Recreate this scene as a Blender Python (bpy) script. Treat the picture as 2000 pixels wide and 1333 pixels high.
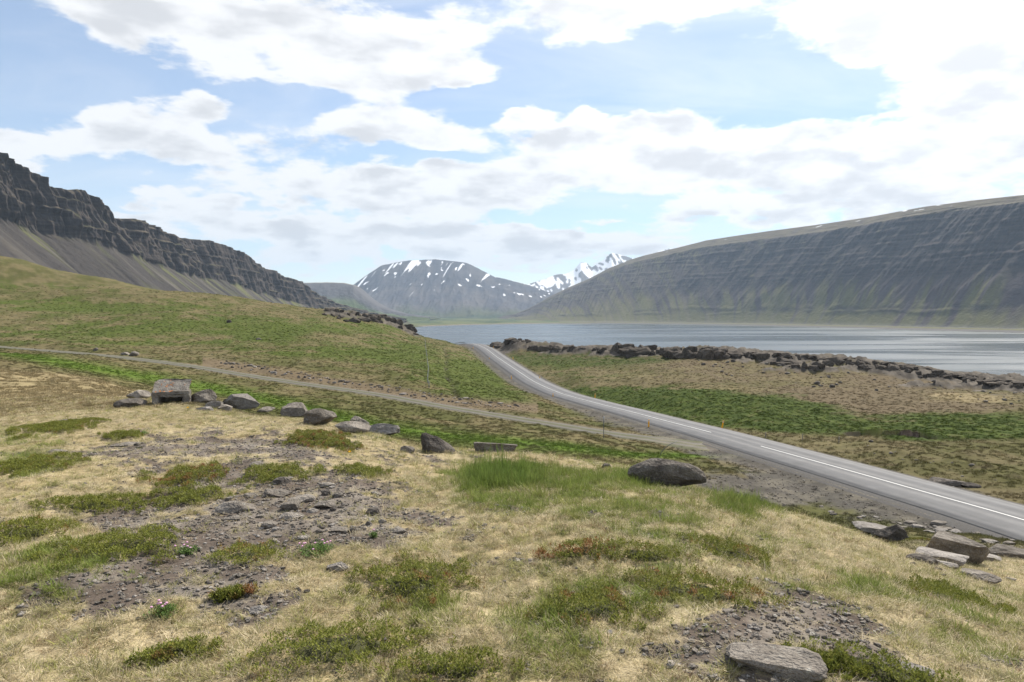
import bpy, bmesh, math, random
import numpy as np
from mathutils import Vector, Matrix, Euler

# ------------------------------------------------------------------ camera, light, sky
for _o in list(bpy.data.objects):
    bpy.data.objects.remove(_o)
scene = bpy.context.scene
COL = scene.collection
CAM_Z = 60.0                 # eye height above the water of the fjord
F_PX = 1333.0                # focal length in photograph pixels (24 mm lens)
PITCH = math.atan((666.5 - 615.0) / F_PX)
cam_data = bpy.data.cameras.new('camera')
cam_data.lens = 24.0; cam_data.sensor_width = 36.0
cam_data.clip_start = 0.1; cam_data.clip_end = 60000.0
cam = bpy.data.objects.new('camera', cam_data); COL.objects.link(cam)
cam.location = (0, 0, CAM_Z)
cam.rotation_euler = (math.pi / 2 - PITCH, 0, 0)
scene.camera = cam

SUN_AZ, SUN_EL = math.radians(36), math.radians(46)
SUN_DIR = Vector((math.sin(SUN_AZ) * math.cos(SUN_EL), math.cos(SUN_AZ) * math.cos(SUN_EL), math.sin(SUN_EL)))
sun_data = bpy.data.lights.new('sun', 'SUN')
sun_data.energy = 4.9; sun_data.angle = math.radians(0.53); sun_data.color = (1.0, 0.935, 0.83)
sun = bpy.data.objects.new('sun', sun_data); COL.objects.link(sun)
sun.rotation_euler = SUN_DIR.to_track_quat('Z', 'Y').to_euler()
sun.location = (0, 0, 900)

scene.view_settings.view_transform = 'Standard'
scene.view_settings.look = 'None'
scene.view_settings.gamma = 1.0
scene.view_settings.use_curve_mapping = False
scene.view_settings.exposure = 0.68
scene.render.engine = 'CYCLES'
scene.cycles.max_bounces = 4
scene.cycles.volume_bounces = 0
scene.cycles.transparent_max_bounces = 8

HAZE_DENSITY = 5.0e-5
SKY_STRENGTH = 0.096
CLOUD_LIGHT = 6.9

def ray(px, py):
    """direction through a photograph pixel, world space"""
    cx = (px - 1000.0) / F_PX; cy = -(py - 666.5) / F_PX
    c, s = math.cos(PITCH), math.sin(PITCH)
    return np.array([cx, c + s * cy, -s + c * cy])

class NB:
    """small node-tree helper"""
    def __init__(self, tree): self.t = tree; self.n = tree.nodes; self.l = tree.links
    def node(self, kind, **kw):
        nd = self.n.new(kind)
        for k, v in kw.items(): setattr(nd, k, v)
        return nd
    def put(self, sock, v):
        if isinstance(v, bpy.types.NodeSocket): self.l.new(v, sock)
        elif v is not None: sock.default_value = v
    def math(self, op, a, b=None, c=None, clamp=False):
        nd = self.node('ShaderNodeMath', operation=op, use_clamp=clamp)
        self.put(nd.inputs[0], a); self.put(nd.inputs[1], b)
        if c is not None: self.put(nd.inputs[2], c)
        return nd.outputs[0]
    def vmath(self, op, a, b=None, out=0):
        nd = self.node('ShaderNodeVectorMath', operation=op)
        self.put(nd.inputs[0], a)
        if b is not None: self.put(nd.inputs[1], b)
        return nd.outputs[out]
    def mix(self, fac, a, b, blend='MIX'):
        nd = self.node('ShaderNodeMix', data_type='RGBA', blend_type=blend)
        self.put(nd.inputs[0], fac); self.put(nd.inputs[6], a); self.put(nd.inputs[7], b)
        return nd.outputs[2]
    def noise(self, vec, scale, detail=4, rough=0.55, dist=0.0, dim='3D'):
        nd = self.node('ShaderNodeTexNoise', noise_dimensions=dim)
        self.put(nd.inputs['Vector'], vec)
        nd.inputs['Scale'].default_value = scale; nd.inputs['Detail'].default_value = detail
        nd.inputs['Roughness'].default_value = rough; nd.inputs['Distortion'].default_value = dist
        return nd.outputs['Fac']
    def maprange(self, v, a, b, c=0.0, d=1.0, smooth=True):
        nd = self.node('ShaderNodeMapRange', interpolation_type='SMOOTHSTEP' if smooth else 'LINEAR')
        self.put(nd.inputs[0], v)
        for i, q in enumerate((a, b, c, d)): nd.inputs[1 + i].default_value = q
        return nd.outputs[0]
    def ramp(self, fac, stops):
        nd = self.node('ShaderNodeValToRGB')
        while len(nd.color_ramp.elements) < len(stops): nd.color_ramp.elements.new(0.5)
        for e, (p, c) in zip(nd.color_ramp.elements, stops): e.position = p; e.color = (*c, 1)
        self.put(nd.inputs[0], fac)
        return nd.outputs[0]

# clouds of this sky, where they stand: photograph pixel, half width, half height, amount
CLOUDS = [(480,60,330,80,1.0),(760,95,210,62,1.0),(230,25,150,42,.7),(900,140,110,28,.7),(610,110,160,50,.8),
 (365,210,48,30,.9),(400,280,290,42,1.0),(150,275,90,30,.7),(740,238,130,40,1.0),(880,260,60,26,.6),
 (990,230,46,18,1.0),(1140,220,30,17,1.0),(1090,150,45,14,.45),(1200,140,45,14,.4),(1420,165,50,16,.45),
 (1150,275,160,36,1.0),(1300,240,75,36,1.0),(1490,248,80,26,.9),(1330,320,420,52,1.0),(1720,330,360,52,1.1),
 (1250,18,290,36,1.0),(1760,40,330,62,1.2),(1960,150,190,120,1.3),(1850,250,150,40,.6),(2200,200,260,180,1.1),
 (600,372,300,36,.9),(900,360,210,36,.9),(450,430,230,26,.8),(270,365,70,18,.8),(250,405,50,15,.7),(760,450,300,34,.9),
 (1080,475,260,28,.9),(620,510,300,26,.7),(1400,420,170,22,.9),(1170,424,44,8,.9),(40,290,75,30,.9),(1650,415,180,24,.8),(860,490,300,28,.6)]
CLEAR = [(520,185,130,20,.6),(960,185,130,20,.5),(1150,185,130,25,.4),(700,325,60,18,.4),(850,300,80,16,.4),(1560,215,120,20,.3),(330,335,120,10,.35),(1130,420,120,12,.5),(560,400,120,8,.35),(150,400,60,40,.4),(1240,440,120,10,.35),(90,150,130,95,.5),(560,190,110,18,.3),(1280,150,260,45,.35),(1560,160,150,55,.45),(760,300,110,22,.25),(150,350,70,30,.4),(1650,230,60,18,.3)]

def azel(px, py):
    d = ray(px, py); d = d / np.linalg.norm(d)
    return math.atan2(d[0], d[1]), math.asin(d[2])

def build_world():
    w = bpy.data.worlds.new('World'); scene.world = w; w.use_nodes = True
    b = NB(w.node_tree); b.n.clear()
    tc = b.node('ShaderNodeTexCoord'); v = b.vmath('NORMALIZE', tc.outputs['Generated'])
    sp = b.node('ShaderNodeSeparateXYZ'); b.put(sp.inputs[0], v)
    az = b.math('ARCTAN2', sp.outputs[0], sp.outputs[1])
    el = b.math('ARCSINE', sp.outputs[2])
    cb = b.node('ShaderNodeCombineXYZ'); b.put(cb.inputs[0], az); b.put(cb.inputs[1], el)
    zz = b.math('ADD', b.math('MAXIMUM', sp.outputs[2], 0.0), 0.30)
    pl = b.node('ShaderNodeCombineXYZ')
    b.put(pl.inputs[0], b.math('DIVIDE', sp.outputs[0], zz)); b.put(pl.inputs[1], b.math('DIVIDE', sp.outputs[1], zz))
    b.put(pl.inputs[2], b.math('MULTIPLY', el, 3.0))
    plane = pl.outputs[0]
    nbig = b.noise(plane, 1.1, 2, 0.5)
    nmid = b.noise(plane, 5.2, 10, 0.62, 0.1)
    nup = b.noise(b.vmath('ADD', plane, (0.02, -0.07, 0.07)), 5.2, 5, 0.55, 0.1)
    # warp the outline of the banks
    tn = b.node('ShaderNodeTexNoise'); b.put(tn.inputs['Vector'], plane); tn.inputs['Scale'].default_value = 4.5; tn.inputs['Detail'].default_value = 5
    wv = b.vmath('MULTIPLY', b.vmath('SUBTRACT', tn.outputs['Color'], (0.5, 0.5, 0.5)), (0.16, 0.10, 0.0))
    ae2 = b.vmath('ADD', cb.outputs[0], wv)
    tot = 0.0; under = 0.0
    for sign, lst in ((1, CLOUDS), (-1, CLEAR)):
        for (px, py, rx, ry, amp) in lst:
            a, e = azel(px, py)
            k = 1.0 + (a * a)
            sx = F_PX * k / rx; sy = F_PX * (k ** 0.5) / ry
            nd = b.node('ShaderNodeVectorMath', operation='MULTIPLY_ADD')
            b.put(nd.inputs[0], ae2); nd.inputs[1].default_value = (sx, sy, 0); nd.inputs[2].default_value = (-a * sx, -e * sy, 0)
            q = b.vmath('DOT_PRODUCT', nd.outputs[0], nd.outputs[0], out=1)
            tot = b.math('MULTIPLY_ADD', b.math('POWER', 0.42, q), sign * amp, tot)
    tot = b.math('MINIMUM', tot, 1.15)
    # away from the banks above, the same broken cumulus goes on all round
    side = b.maprange(b.math('ABSOLUTE', az), 0.62, 0.9, 0.0, 1.0)
    above = b.maprange(el, 0.50, 0.72, 0.0, 1.0)
    other = b.math('MAXIMUM', side, above)
    gen = b.math('MULTIPLY', b.maprange(nbig, 0.42, 0.6), 0.9)
    tot = b.math('ADD', b.math('MULTIPLY', tot, b.math('SUBTRACT', 1.0, other)), b.math('MULTIPLY', gen, other))
    low = b.maprange(el, 0.02, 0.13, 0.22, 0.0)
    s = b.math('ADD', b.math('MULTIPLY_ADD', tot, 0.64, low), b.math('MULTIPLY', b.math('SUBTRACT', nmid, 0.5), 1.55))
    dens = b.maprange(b.math('SUBTRACT', s, 0.345), -0.06, 0.21)
    cirrus = b.maprange(b.noise(b.vmath('MULTIPLY', plane, (0.6, 1.6, 1.0)), 2.0, 6, 0.6, 0.8), 0.35, 0.75, 0.15, 0.45)
    dens = b.math('SUBTRACT', 1.0, b.math('MULTIPLY', b.math('SUBTRACT', 1.0, dens), b.math('SUBTRACT', 1.0, cirrus)))
    su = b.math('ADD', b.math('MULTIPLY', tot, 0.55), b.math('MULTIPLY', b.math('SUBTRACT', nup, 0.5), 2.2))
    core = b.maprange(su, 0.45, 0.95)
    out = b.node('ShaderNodeOutputWorld'); bg = b.node('ShaderNodeBackground')
    sky = b.node('ShaderNodeTexSky', sky_type='NISHITA', sun_disc=False)
    sky.sun_elevation = SUN_EL; sky.sun_rotation = SUN_AZ
    sky.altitude = 60; sky.air_density = 1.0; sky.dust_density = 0.1; sky.ozone_density = 2.0
    cosun = b.vmath('DOT_PRODUCT', v, tuple(SUN_DIR), out=1)
    glow = b.math('POWER', b.math('MAXIMUM', cosun, 0.0), 6.0)
    bright = b.math('MULTIPLY_ADD', glow, 5.0, CLOUD_LIGHT)
    shade = b.math('SUBTRACT', 1.0, b.math('MULTIPLY', core, 0.26))
    cl = b.node('ShaderNodeVectorMath', operation='SCALE')
    b.put(cl.inputs[0], b.mix(core, (1.0, 1.0, 1.0, 1), (0.965, 0.975, 1.0, 1))); b.put(cl.inputs['Scale'], b.math('MULTIPLY', bright, shade))
    col = b.mix(b.math('MULTIPLY', dens, 0.97), sky.outputs[0], cl.outputs[0])
    b.put(bg.inputs[0], col); bg.inputs[1].default_value = SKY_STRENGTH
    b.l.new(bg.outputs[0], out.inputs[0])
    w.cycles.sampling_method = 'MANUAL'; w.cycles.sample_map_resolution = 512
build_world()

# ------------------------------------------------------------------ helpers
RNG = np.random.default_rng(7)
random.seed(7)

def _hash(ix, iy, iz, seed):
    h = (ix.astype(np.int64) * 374761393 + iy.astype(np.int64) * 668265263 + iz.astype(np.int64) * 2147483647 + seed * 1274126177) & 0xffffffff
    h = ((h ^ (h >> 13)) * 1274126177) & 0xffffffff
    return (h ^ (h >> 16)) & 0xffffffff

def noise2(x, y, seed=0):
    """gradient noise, about -0.7..0.7"""
    x = np.asarray(x, float); y = np.asarray(y, float)
    ix = np.floor(x); iy = np.floor(y); fx = x - ix; fy = y - iy
    u = fx * fx * fx * (fx * (fx * 6 - 15) + 10); v = fy * fy * fy * (fy * (fy * 6 - 15) + 10)
    z = np.zeros_like(ix, dtype=np.int64)
    def g(ox, oy):
        a = _hash(ix + ox, iy + oy, z, seed) * (2 * math.pi / 4294967296.0)
        return np.cos(a) * (fx - ox) + np.sin(a) * (fy - oy)
    a = g(0, 0); b = g(1, 0); c = g(0, 1); d = g(1, 1)
    return (a + u * (b - a)) * (1 - v) + (c + u * (d - c)) * v

def noise3(x, y, z, seed=0):
    ix = np.floor(x); iy = np.floor(y); iz = np.floor(z)
    fx = x - ix; fy = y - iy; fz = z - iz
    s = lambda t: t * t * t * (t * (t * 6 - 15) + 10)
    u, v, w = s(fx), s(fy), s(fz)
    def g(a, b, c):
        h = _hash(ix + a, iy + b, iz + c, seed)
        t = (h & 0xffff) * (2 * math.pi / 65536.0); q = ((h >> 16) & 0xffff) / 32768.0 - 1
        k = np.sqrt(np.maximum(0, 1 - q * q))
        return np.cos(t) * k * (fx - a) + np.sin(t) * k * (fy - b) + q * (fz - c)
    L = lambda a, b, t: a + (b - a) * t
    return L(L(L(g(0,0,0), g(1,0,0), u), L(g(0,1,0), g(1,1,0), u), v), L(L(g(0,0,1), g(1,0,1), u), L(g(0,1,1), g(1,1,1), u), v), w)

def fbm2(x, y, oct=4, seed=0, gain=0.5):
    s = 0; a = 1.0; f = 1.0
    for k in range(oct):
        s = s + a * noise2(x * f + 17.3 * k, y * f - 9.1 * k, seed + k); a *= gain; f *= 2.03
    return s

def ridged2(x, y, oct=4, seed=0):
    s = 0; a = 1.0; f = 1.0
    for k in range(oct):
        s = s + a * (1 - 2 * np.abs(noise2(x * f + 3.7 * k, y * f + 5.1 * k, seed + k))); a *= 0.5; f *= 2.1
    return s / 1.9

def sstep(a, b, x):
    t = np.clip((np.asarray(x, float) - a) / (b - a), 0, 1)
    return t * t * (3 - 2 * t)

def lerp(a, b, t): return a + (b - a) * t

def pchip(xk, yk, x):
    xk = np.asarray(xk, float); yk = np.asarray(yk, float)
    h = np.diff(xk); d = np.diff(yk) / h
    m = np.zeros_like(yk); m[0] = d[0]; m[-1] = d[-1]
    for i in range(1, len(xk) - 1):
        if d[i-1] * d[i] > 0:
            w1 = 2 * h[i] + h[i-1]; w2 = h[i] + 2 * h[i-1]
            m[i] = (w1 + w2) / (w1 / d[i-1] + w2 / d[i])
    x = np.clip(x, xk[0], xk[-1]); i = np.clip(np.searchsorted(xk, x) - 1, 0, len(h) - 1)
    t = (x - xk[i]) / h[i]
    return ((1 + 2*t) * (1-t)**2 * yk[i] + t * (1-t)**2 * h[i] * m[i] + t*t*(3-2*t) * yk[i+1] + t*t*(t-1) * h[i] * m[i+1])

def mesh_np(name, V, F, smooth=True):
    V = np.ascontiguousarray(V, dtype=np.float32); F = np.ascontiguousarray(F, dtype=np.int32)
    me = bpy.data.meshes.new(name)
    n, k = F.shape
    me.vertices.add(len(V)); me.vertices.foreach_set('co', V.ravel())
    me.loops.add(n * k); me.loops.foreach_set('vertex_index', F.ravel())
    me.polygons.add(n); me.polygons.foreach_set('loop_start', np.arange(0, n * k, k, dtype=np.int32))
    me.polygons.foreach_set('use_smooth', np.full(n, smooth, dtype=bool))
    me.update(calc_edges=True); me.validate()
    return me

def add_color(me, name, C):
    a = me.attributes.new(name, 'FLOAT_COLOR', 'POINT')
    buf = np.ones((len(me.vertices), 4), np.float32); buf[:, :3] = C
    a.data.foreach_set('color', buf.ravel())

def link(name, me, mat=None, parent=None):
    o = bpy.data.objects.new(name, me); COL.objects.link(o)
    if mat is not None and me is not None and not me.materials: me.materials.append(mat)
    if parent is not None: o.parent = parent
    return o

def tag(o, label=None, cat=None, group=None, kind=None):
    if label: o['label'] = label
    if cat: o['category'] = cat
    if group: o['group'] = group
    if kind: o['kind'] = kind
    return o

def grid_faces(nu, nv):
    i = np.arange(nu - 1)[:, None] * nv + np.arange(nv - 1)[None, :]
    i = i.ravel()
    return np.stack([i, i + nv, i + nv + 1, i + 1], 1)

def grid_normals(P):
    du = np.gradient(P, axis=0); dv = np.gradient(P, axis=1)
    n = np.cross(du, dv); n /= np.linalg.norm(n, axis=2, keepdims=True) + 1e-9
    n[n[..., 2] < 0] *= -1
    return n

def new_mat(name):
    m = bpy.data.materials.new(name); m.use_nodes = True
    b = NB(m.node_tree); b.n.clear()
    out = b.node('ShaderNodeOutputMaterial'); pr = b.node('ShaderNodeBsdfPrincipled')
    b.l.new(pr.outputs[0], out.inputs[0])
    pr.inputs['Specular IOR Level'].default_value = 0.06
    return m, b, pr, out

def scale_col(b, col, fac):
    nd = b.node('ShaderNodeVectorMath', operation='SCALE'); b.put(nd.inputs[0], col); b.put(nd.inputs['Scale'], fac)
    return nd.outputs[0]

def bump(b, h, strength, dist, normal=None):
    nd = b.node('ShaderNodeBump'); nd.inputs['Strength'].default_value = strength; nd.inputs['Distance'].default_value = dist
    b.put(nd.inputs['Height'], h)
    if normal is not None: b.put(nd.inputs['Normal'], normal)
    return nd.outputs[0]

def attr_material(name, scales, amps, bumps, rough=0.95):
    """colour from the surface-cover attribute, broken up by grain; (scale, strength, metres) bumps"""
    m, b, pr, out = new_mat(name)
    at = b.node('ShaderNodeAttribute', attribute_name='cover')
    geo = b.node('ShaderNodeNewGeometry'); pos = geo.outputs['Position']
    f = None
    for s, a in zip(scales, amps):
        n = b.math('MULTIPLY_ADD', b.math('SUBTRACT', b.noise(pos, s, 3, 0.6), 0.5), a, 1.0)
        f = n if f is None else b.math('MULTIPLY', f, n)
    pr.inputs['Roughness'].default_value = rough
    b.put(pr.inputs['Base Color'], scale_col(b, at.outputs['Color'], b.math('MAXIMUM', f, 0.15)))
    nrm = None
    for s, st, d in bumps: nrm = bump(b, b.noise(pos, s, 4, 0.6), st, d, nrm)
    if nrm is not None: b.put(pr.inputs['Normal'], nrm)
    return m

# ------------------------------------------------------------------ the lie of the land
# sight lines: photograph column -> [(pixel row, depth in metres)] for ground in view, ('h', depth, height under the eye) for hidden ground
COLS = {
 -500: [(1333,3.05),(1000,6.4),(850,12.5),(770,22),(720,44),(680,99),(650,150),(600,190),(550,230),(480,270),(400,310),('h',350,52),('h',450,35),('h',700,-30),('h',1000,-72)],
 0:   [(1333,3.05),(1150,4.2),(1000,6.4),(850,12.5),(780,21.8),(735,44),(700,99),(678,150),(640,190),(600,230),(550,270),(501,310),('h',335,27.5),('h',420,15),('h',650,-30),('h',950,-72)],
 160: [(1333,3.05),(1150,4.2),(1000,6.4),(850,12.3),(785,20),(752,40),(715,98),(690,137),(645,195),(605,238),(560,278),(536,308),('h',332,17),('h',420,4),('h',650,-40),('h',900,-72)],
 330: [(1333,3.05),(1150,4.2),(1000,6.3),(850,12),(797,17.2),(786,19),('h',24,-3.1),('h',45,-6.2),(746,98),(710,126),(680,165),(640,205),(600,250),(567,300),('h',330,10),('h',420,-8),('h',700,-70)],
 600: [(1333,3.0),(1150,4.15),(1000,6.2),(900,9),(835,13.2),(822,14.6),('h',19,-3.3),('h',40,-6.9),(795,76),(751,108),(725,125),(690,165),(650,215),(622,265),(602,312),('h',345,2),('h',430,-15),('h',700,-70)],
 740: [(1333,3.0),(1150,4.15),(1000,6.2),(900,9.6),(860,12.2),('h',16.5,-3.2),('h',37,-7),(820,68),(771,102.5),(745,117),(700,170),(660,232),(632,290),(624,330),('h',365,-4),('h',450,-25),('h',700,-70)],
 830: [(1333,3.0),(1150,4.15),(1000,6.2),(905,10.1),(885,11.6),('h',15,-3.2),('h',35,-7.2),(840,62),(788,97),(765,110),(720,150),(690,200),(664,290),(659,325),('h',375,-15),('h',470,-40),('h',700,-70)],
 900: [(1333,3.0),(1150,4.15),(1000,6.2),(910,10.2),(888,11.7),('h',15,-3.2),('h',35,-7.6),(850,60),(800,93),(780,105),(760,122),(720,180),(690,240),(675,300),('h',345,-15.5),('h',450,-40),('h',700,-70)],
 1000:[(1333,3.0),(1150,4.15),(1000,6.2),(910,10.4),(892,11.3),('h',14,-3.1),('h',33,-8),(855,60),(815,88),(785,115),(762,146),('h',208,-17.2),(700,245),(669,285),('h',320,-16),('h',420,-45),('h',700,-70)],
 1180:[(1333,3.0),(1150,4.15),(1000,6.25),(920,10.3),(907,11.3),('h',14,-3.3),('h',30,-8.2),(865,62),(845,80),(822,100),('h',124,-16.5),(760,150),(720,195),(697,230),(683,252),('h',280,-15),('h',400,-52),('h',700,-70)],
 1370:[(1333,3.0),(1150,4.2),(1000,6.6),(955,10.6),('h',13.5,-3.7),('h',27,-8.2),(900,62),(880,70),('h',85,-14.3),(800,105),(760,135),(720,175),(700,203),(684,222),('h',250,-15),('h',350,-52),('h',600,-70)],
 1640:[(1333,3.0),(1200,3.9),(1100,5.6),(1030,9.3),('h',12,-3.9),('h',22,-7.8),(985,47),('h',58,-13.1),(880,66),(845,84),(800,110),(750,150),(722,175),(702,195),('h',220,-17),('h',320,-52),('h',600,-70)],
 1800:[(1333,3.05),(1220,3.9),(1120,6.4),(1086,8.6),('h',13,-4.7),(1040,26),(1012,40),('h',51,-12.8),(900,60),(860,72),(805,105),(760,145),(735,172),(720,188),('h',210,-19),('h',300,-52),('h',560,-70)],
 2000:[(1333,3.1),(1240,4.0),(1150,7.6),(1112,10.3),(1080,17),(1062,27),(1048,36),('h',40,-12.1),(980,44),(940,52),(860,72),(800,100),(772,130),(750,158),('h',182,-21),('h',260,-52),('h',500,-70)],
 2400:[(1333,3.1),(1240,4.1),(1150,7.6),(1112,10.3),(1090,16),(1075,24),(1060,30),('h',36,-11.5),(900,55),(820,90),(790,128),('h',155,-23),('h',220,-52),('h',450,-70)],
}
BACK = [(0.05,-1.62),(3,-1.64),(8,-1.8),(20,-2.6),(60,-6),(150,-10),(400,-20),(700,-60),(1100,-74)]
LR0, LR1, NLR = math.log(0.05), math.log(1300.0), 900
_lr = np.linspace(LR0, LR1, NLR)
def _build_table():
    ths, rows = [], []
    for px in sorted(COLS):
        th = math.atan((px - 1000) / F_PX); rr = [0.05, 1.2]; zz = [-1.62, -1.625]
        for e in COLS[px]:
            if e[0] == 'h': d, z = e[1], e[2]
            else:
                v = ray(px, e[0]); d = e[1]; z = v[2] / v[1] * d
            rr.append(d / math.cos(th)); zz.append(z)
        rr.append(1300.0 if rr[-1] < 1250 else rr[-1] + 60); zz.append(-75)
        ths.append(th); rows.append(pchip(np.log(rr), zz, _lr))
    rows = np.array(rows); ths = np.array(ths)
    TH = np.linspace(-math.radians(50), math.radians(50), 501)
    T = np.empty((len(TH), NLR))
    for j in range(NLR): T[:, j] = pchip(ths, rows[:, j], TH)
    k = np.array([.06,.12,.2,.24,.2,.12,.06])          # soften along the bearing
    Tp = np.pad(T, ((3, 3), (0, 0)), 'edge')
    T = sum(k[i] * Tp[i:i + len(TH)] for i in range(7))
    return TH, T
TH, TAB = _build_table()
_back = pchip(np.log([r for r, _ in BACK]), [z for _, z in BACK], _lr)

def base_height(x, y):
    r = np.maximum(np.hypot(x, y), 0.051); th = np.arctan2(x, y)
    a = np.clip((np.log(r) - LR0) / (LR1 - LR0) * (NLR - 1), 0, NLR - 1.001); ia = a.astype(int); fa = a - ia
    t = np.clip((th - TH[0]) / (TH[-1] - TH[0]) * (len(TH) - 1), 0, len(TH) - 1.001); it = t.astype(int); ft = t - it
    z = (TAB[it, ia] * (1 - fa) + TAB[it, ia + 1] * fa) * (1 - ft) + (TAB[it + 1, ia] * (1 - fa) + TAB[it + 1, ia + 1] * fa) * ft
    zb = _back[ia] * (1 - fa) + _back[ia + 1] * fa
    return lerp(z, zb, sstep(math.radians(55), math.radians(150), np.abs(th)))

# the road: centre line as x and z over y (it never turns back)
_road_px = [(2000,1018,40),(1760,950,51),(1479,871,71),(1389,846,82),(1300,823,96),(1230,804.5,111),(1160,787,130),(1090,767,154),(1048,748.5,178),(1009.5,724,208),(971,698,249),(945,679.5,288)]
_ry, _rx, _rz = [], [], []
for px, py, d in _road_px:
    v = ray(px, py); _ry.append(d); _rx.append(v[0] / v[1] * d); _rz.append(v[2] / v[1] * d)
_ry = [-40, 5, 24] + _ry + [312, 345, 400]; _rx = [33.5, 33.2, 31.6] + _rx + [-17.5, -27, -48]; _rz = [-9.5, -10.6, -11.5] + _rz + [-13.35, -16.0, -24]
_k = np.array([1,2,3,4,5,6,5,4,3,2,1], float); _k /= _k.sum()
_yy = np.linspace(-40, 400, 881)
def _sm(a):
    for _ in range(3): a = np.convolve(np.pad(a, 5, 'edge'), _k, 'valid')
    return a
_xx = _sm(pchip(_ry, _rx, _yy)); _zz = _sm(pchip(_ry, _rz, _yy))
_dx = np.gradient(_xx, _yy)
def road_at(y): return np.interp(y, _yy, _xx), np.interp(y, _yy, _zz), np.interp(y, _yy, _dx)
def road_off(x, y):
    rx, rz, dx = road_at(y)
    return (x - rx) / np.sqrt(1 + dx * dx), rz
ROAD_HALF = 3.45
# the gravel track: y and z over x
_tr_px = [(1405,880,70.5),(1300,861,76),(1180,846,79.5),(1125,836,83),(950,808,91),(845,790.5,96),(740,771,102.5),(600,751,108),(490,734.5,114),(350,712,124),(175,692,137),(0,678,150)]
_tx, _ty, _tz = [], [], []
for px, py, d in _tr_px:
    v = ray(px, py); _tx.append(v[0] / v[1] * d); _ty.append(d); _tz.append(v[2] / v[1] * d)
_tx += [-150, -220]; _ty += [168, 205]; _tz += [-5.2, -2.5]
_o = np.argsort(_tx); _tx = np.array(_tx)[_o]; _ty = np.array(_ty)[_o]; _tz = np.array(_tz)[_o]
_txx = np.linspace(_tx[0], _tx[-1], 501); _tyy = _sm(pchip(_tx, _ty, _txx)); _tzz = _sm(pchip(_tx, _tz, _txx)); _tdy = np.gradient(_tyy, _txx)
def track_at(x): return np.interp(x, _txx, _tyy), np.interp(x, _txx, _tzz), np.interp(x, _txx, _tdy)
def track_off(x, y):
    ty, tz, dy = track_at(x)
    D = (y - ty) / np.sqrt(1 + dy * dy)
    return np.where((x < _txx[0]) | (x > _txx[-1] + 1), 99.0, D), tz
TRACK_HALF = 1.45

def project(x, y, z):
    """photograph pixel of a point given relative to the eye"""
    c, s = math.cos(PITCH), math.sin(PITCH)
    dep = y * c - z * s; up = y * s + z * c
    dep = np.where(dep > 0.2, dep, 0.2)
    return 1000 + x / dep * F_PX, 666.5 - up / dep * F_PX

def pix_poly_y(pts, px):
    return np.interp(px, [p[0] for p in pts], [p[1] for p in pts])

# a small collapsed stream bank in the meadow right of the road
_b0 = ray(1640, 852); _b0 = _b0 / _b0[1] * 82
_b1 = ray(1815, 866); _b1 = _b1 / _b1[1] * 77

def crag(x, y):
    """bare rock breaking through the turf on the two rocky crests"""
    px = 1000 + F_PX * x / np.maximum(y, 1.0)
    yc = np.interp(px, [940, 1000, 1180, 1370, 1640, 1800, 2000, 2400], [285, 283, 246, 216, 189, 181, 152, 128])
    e = y - yc
    m = sstep(955, 975, px) * (1 - .3 * sstep(2000, 2300, px)) * np.maximum(sstep(-24, -10, e + 9 * noise2(x / 14, y / 14, 601)), .8 * sstep(-52, -30, e) * sstep(1380, 1480, px) * sstep(.12, .4, noise2(x / 11, y / 11, 603))) * (1 - sstep(6, 16, e)) * (y > 60)
    yk = np.interp(px, [600, 640, 740, 815, 860], [318, 306, 312, 318, 320]); e2 = y - yk
    m2 = sstep(622, 655, px) * (1 - sstep(805, 830, px)) * sstep(-26, -12, e2 + 12 * noise2(x / 16, y / 16, 602)) * (1 - sstep(8, 20, e2)) * (y > 150)
    n = ridged2(x / 9, y / 9, 3, 611) * .7 + .5 * noise2(x / 22, y / 22, 621)
    n = np.clip(n - .06, 0, 1.2); k = n * 4.0; st = (np.floor(k) + sstep(.55, .95, k - np.floor(k))) / 4.0
    return np.maximum(m, m2) * (3.6 * st + .35 * noise2(x / 2.2, y / 2.2, 631) * (n > 0))

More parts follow.
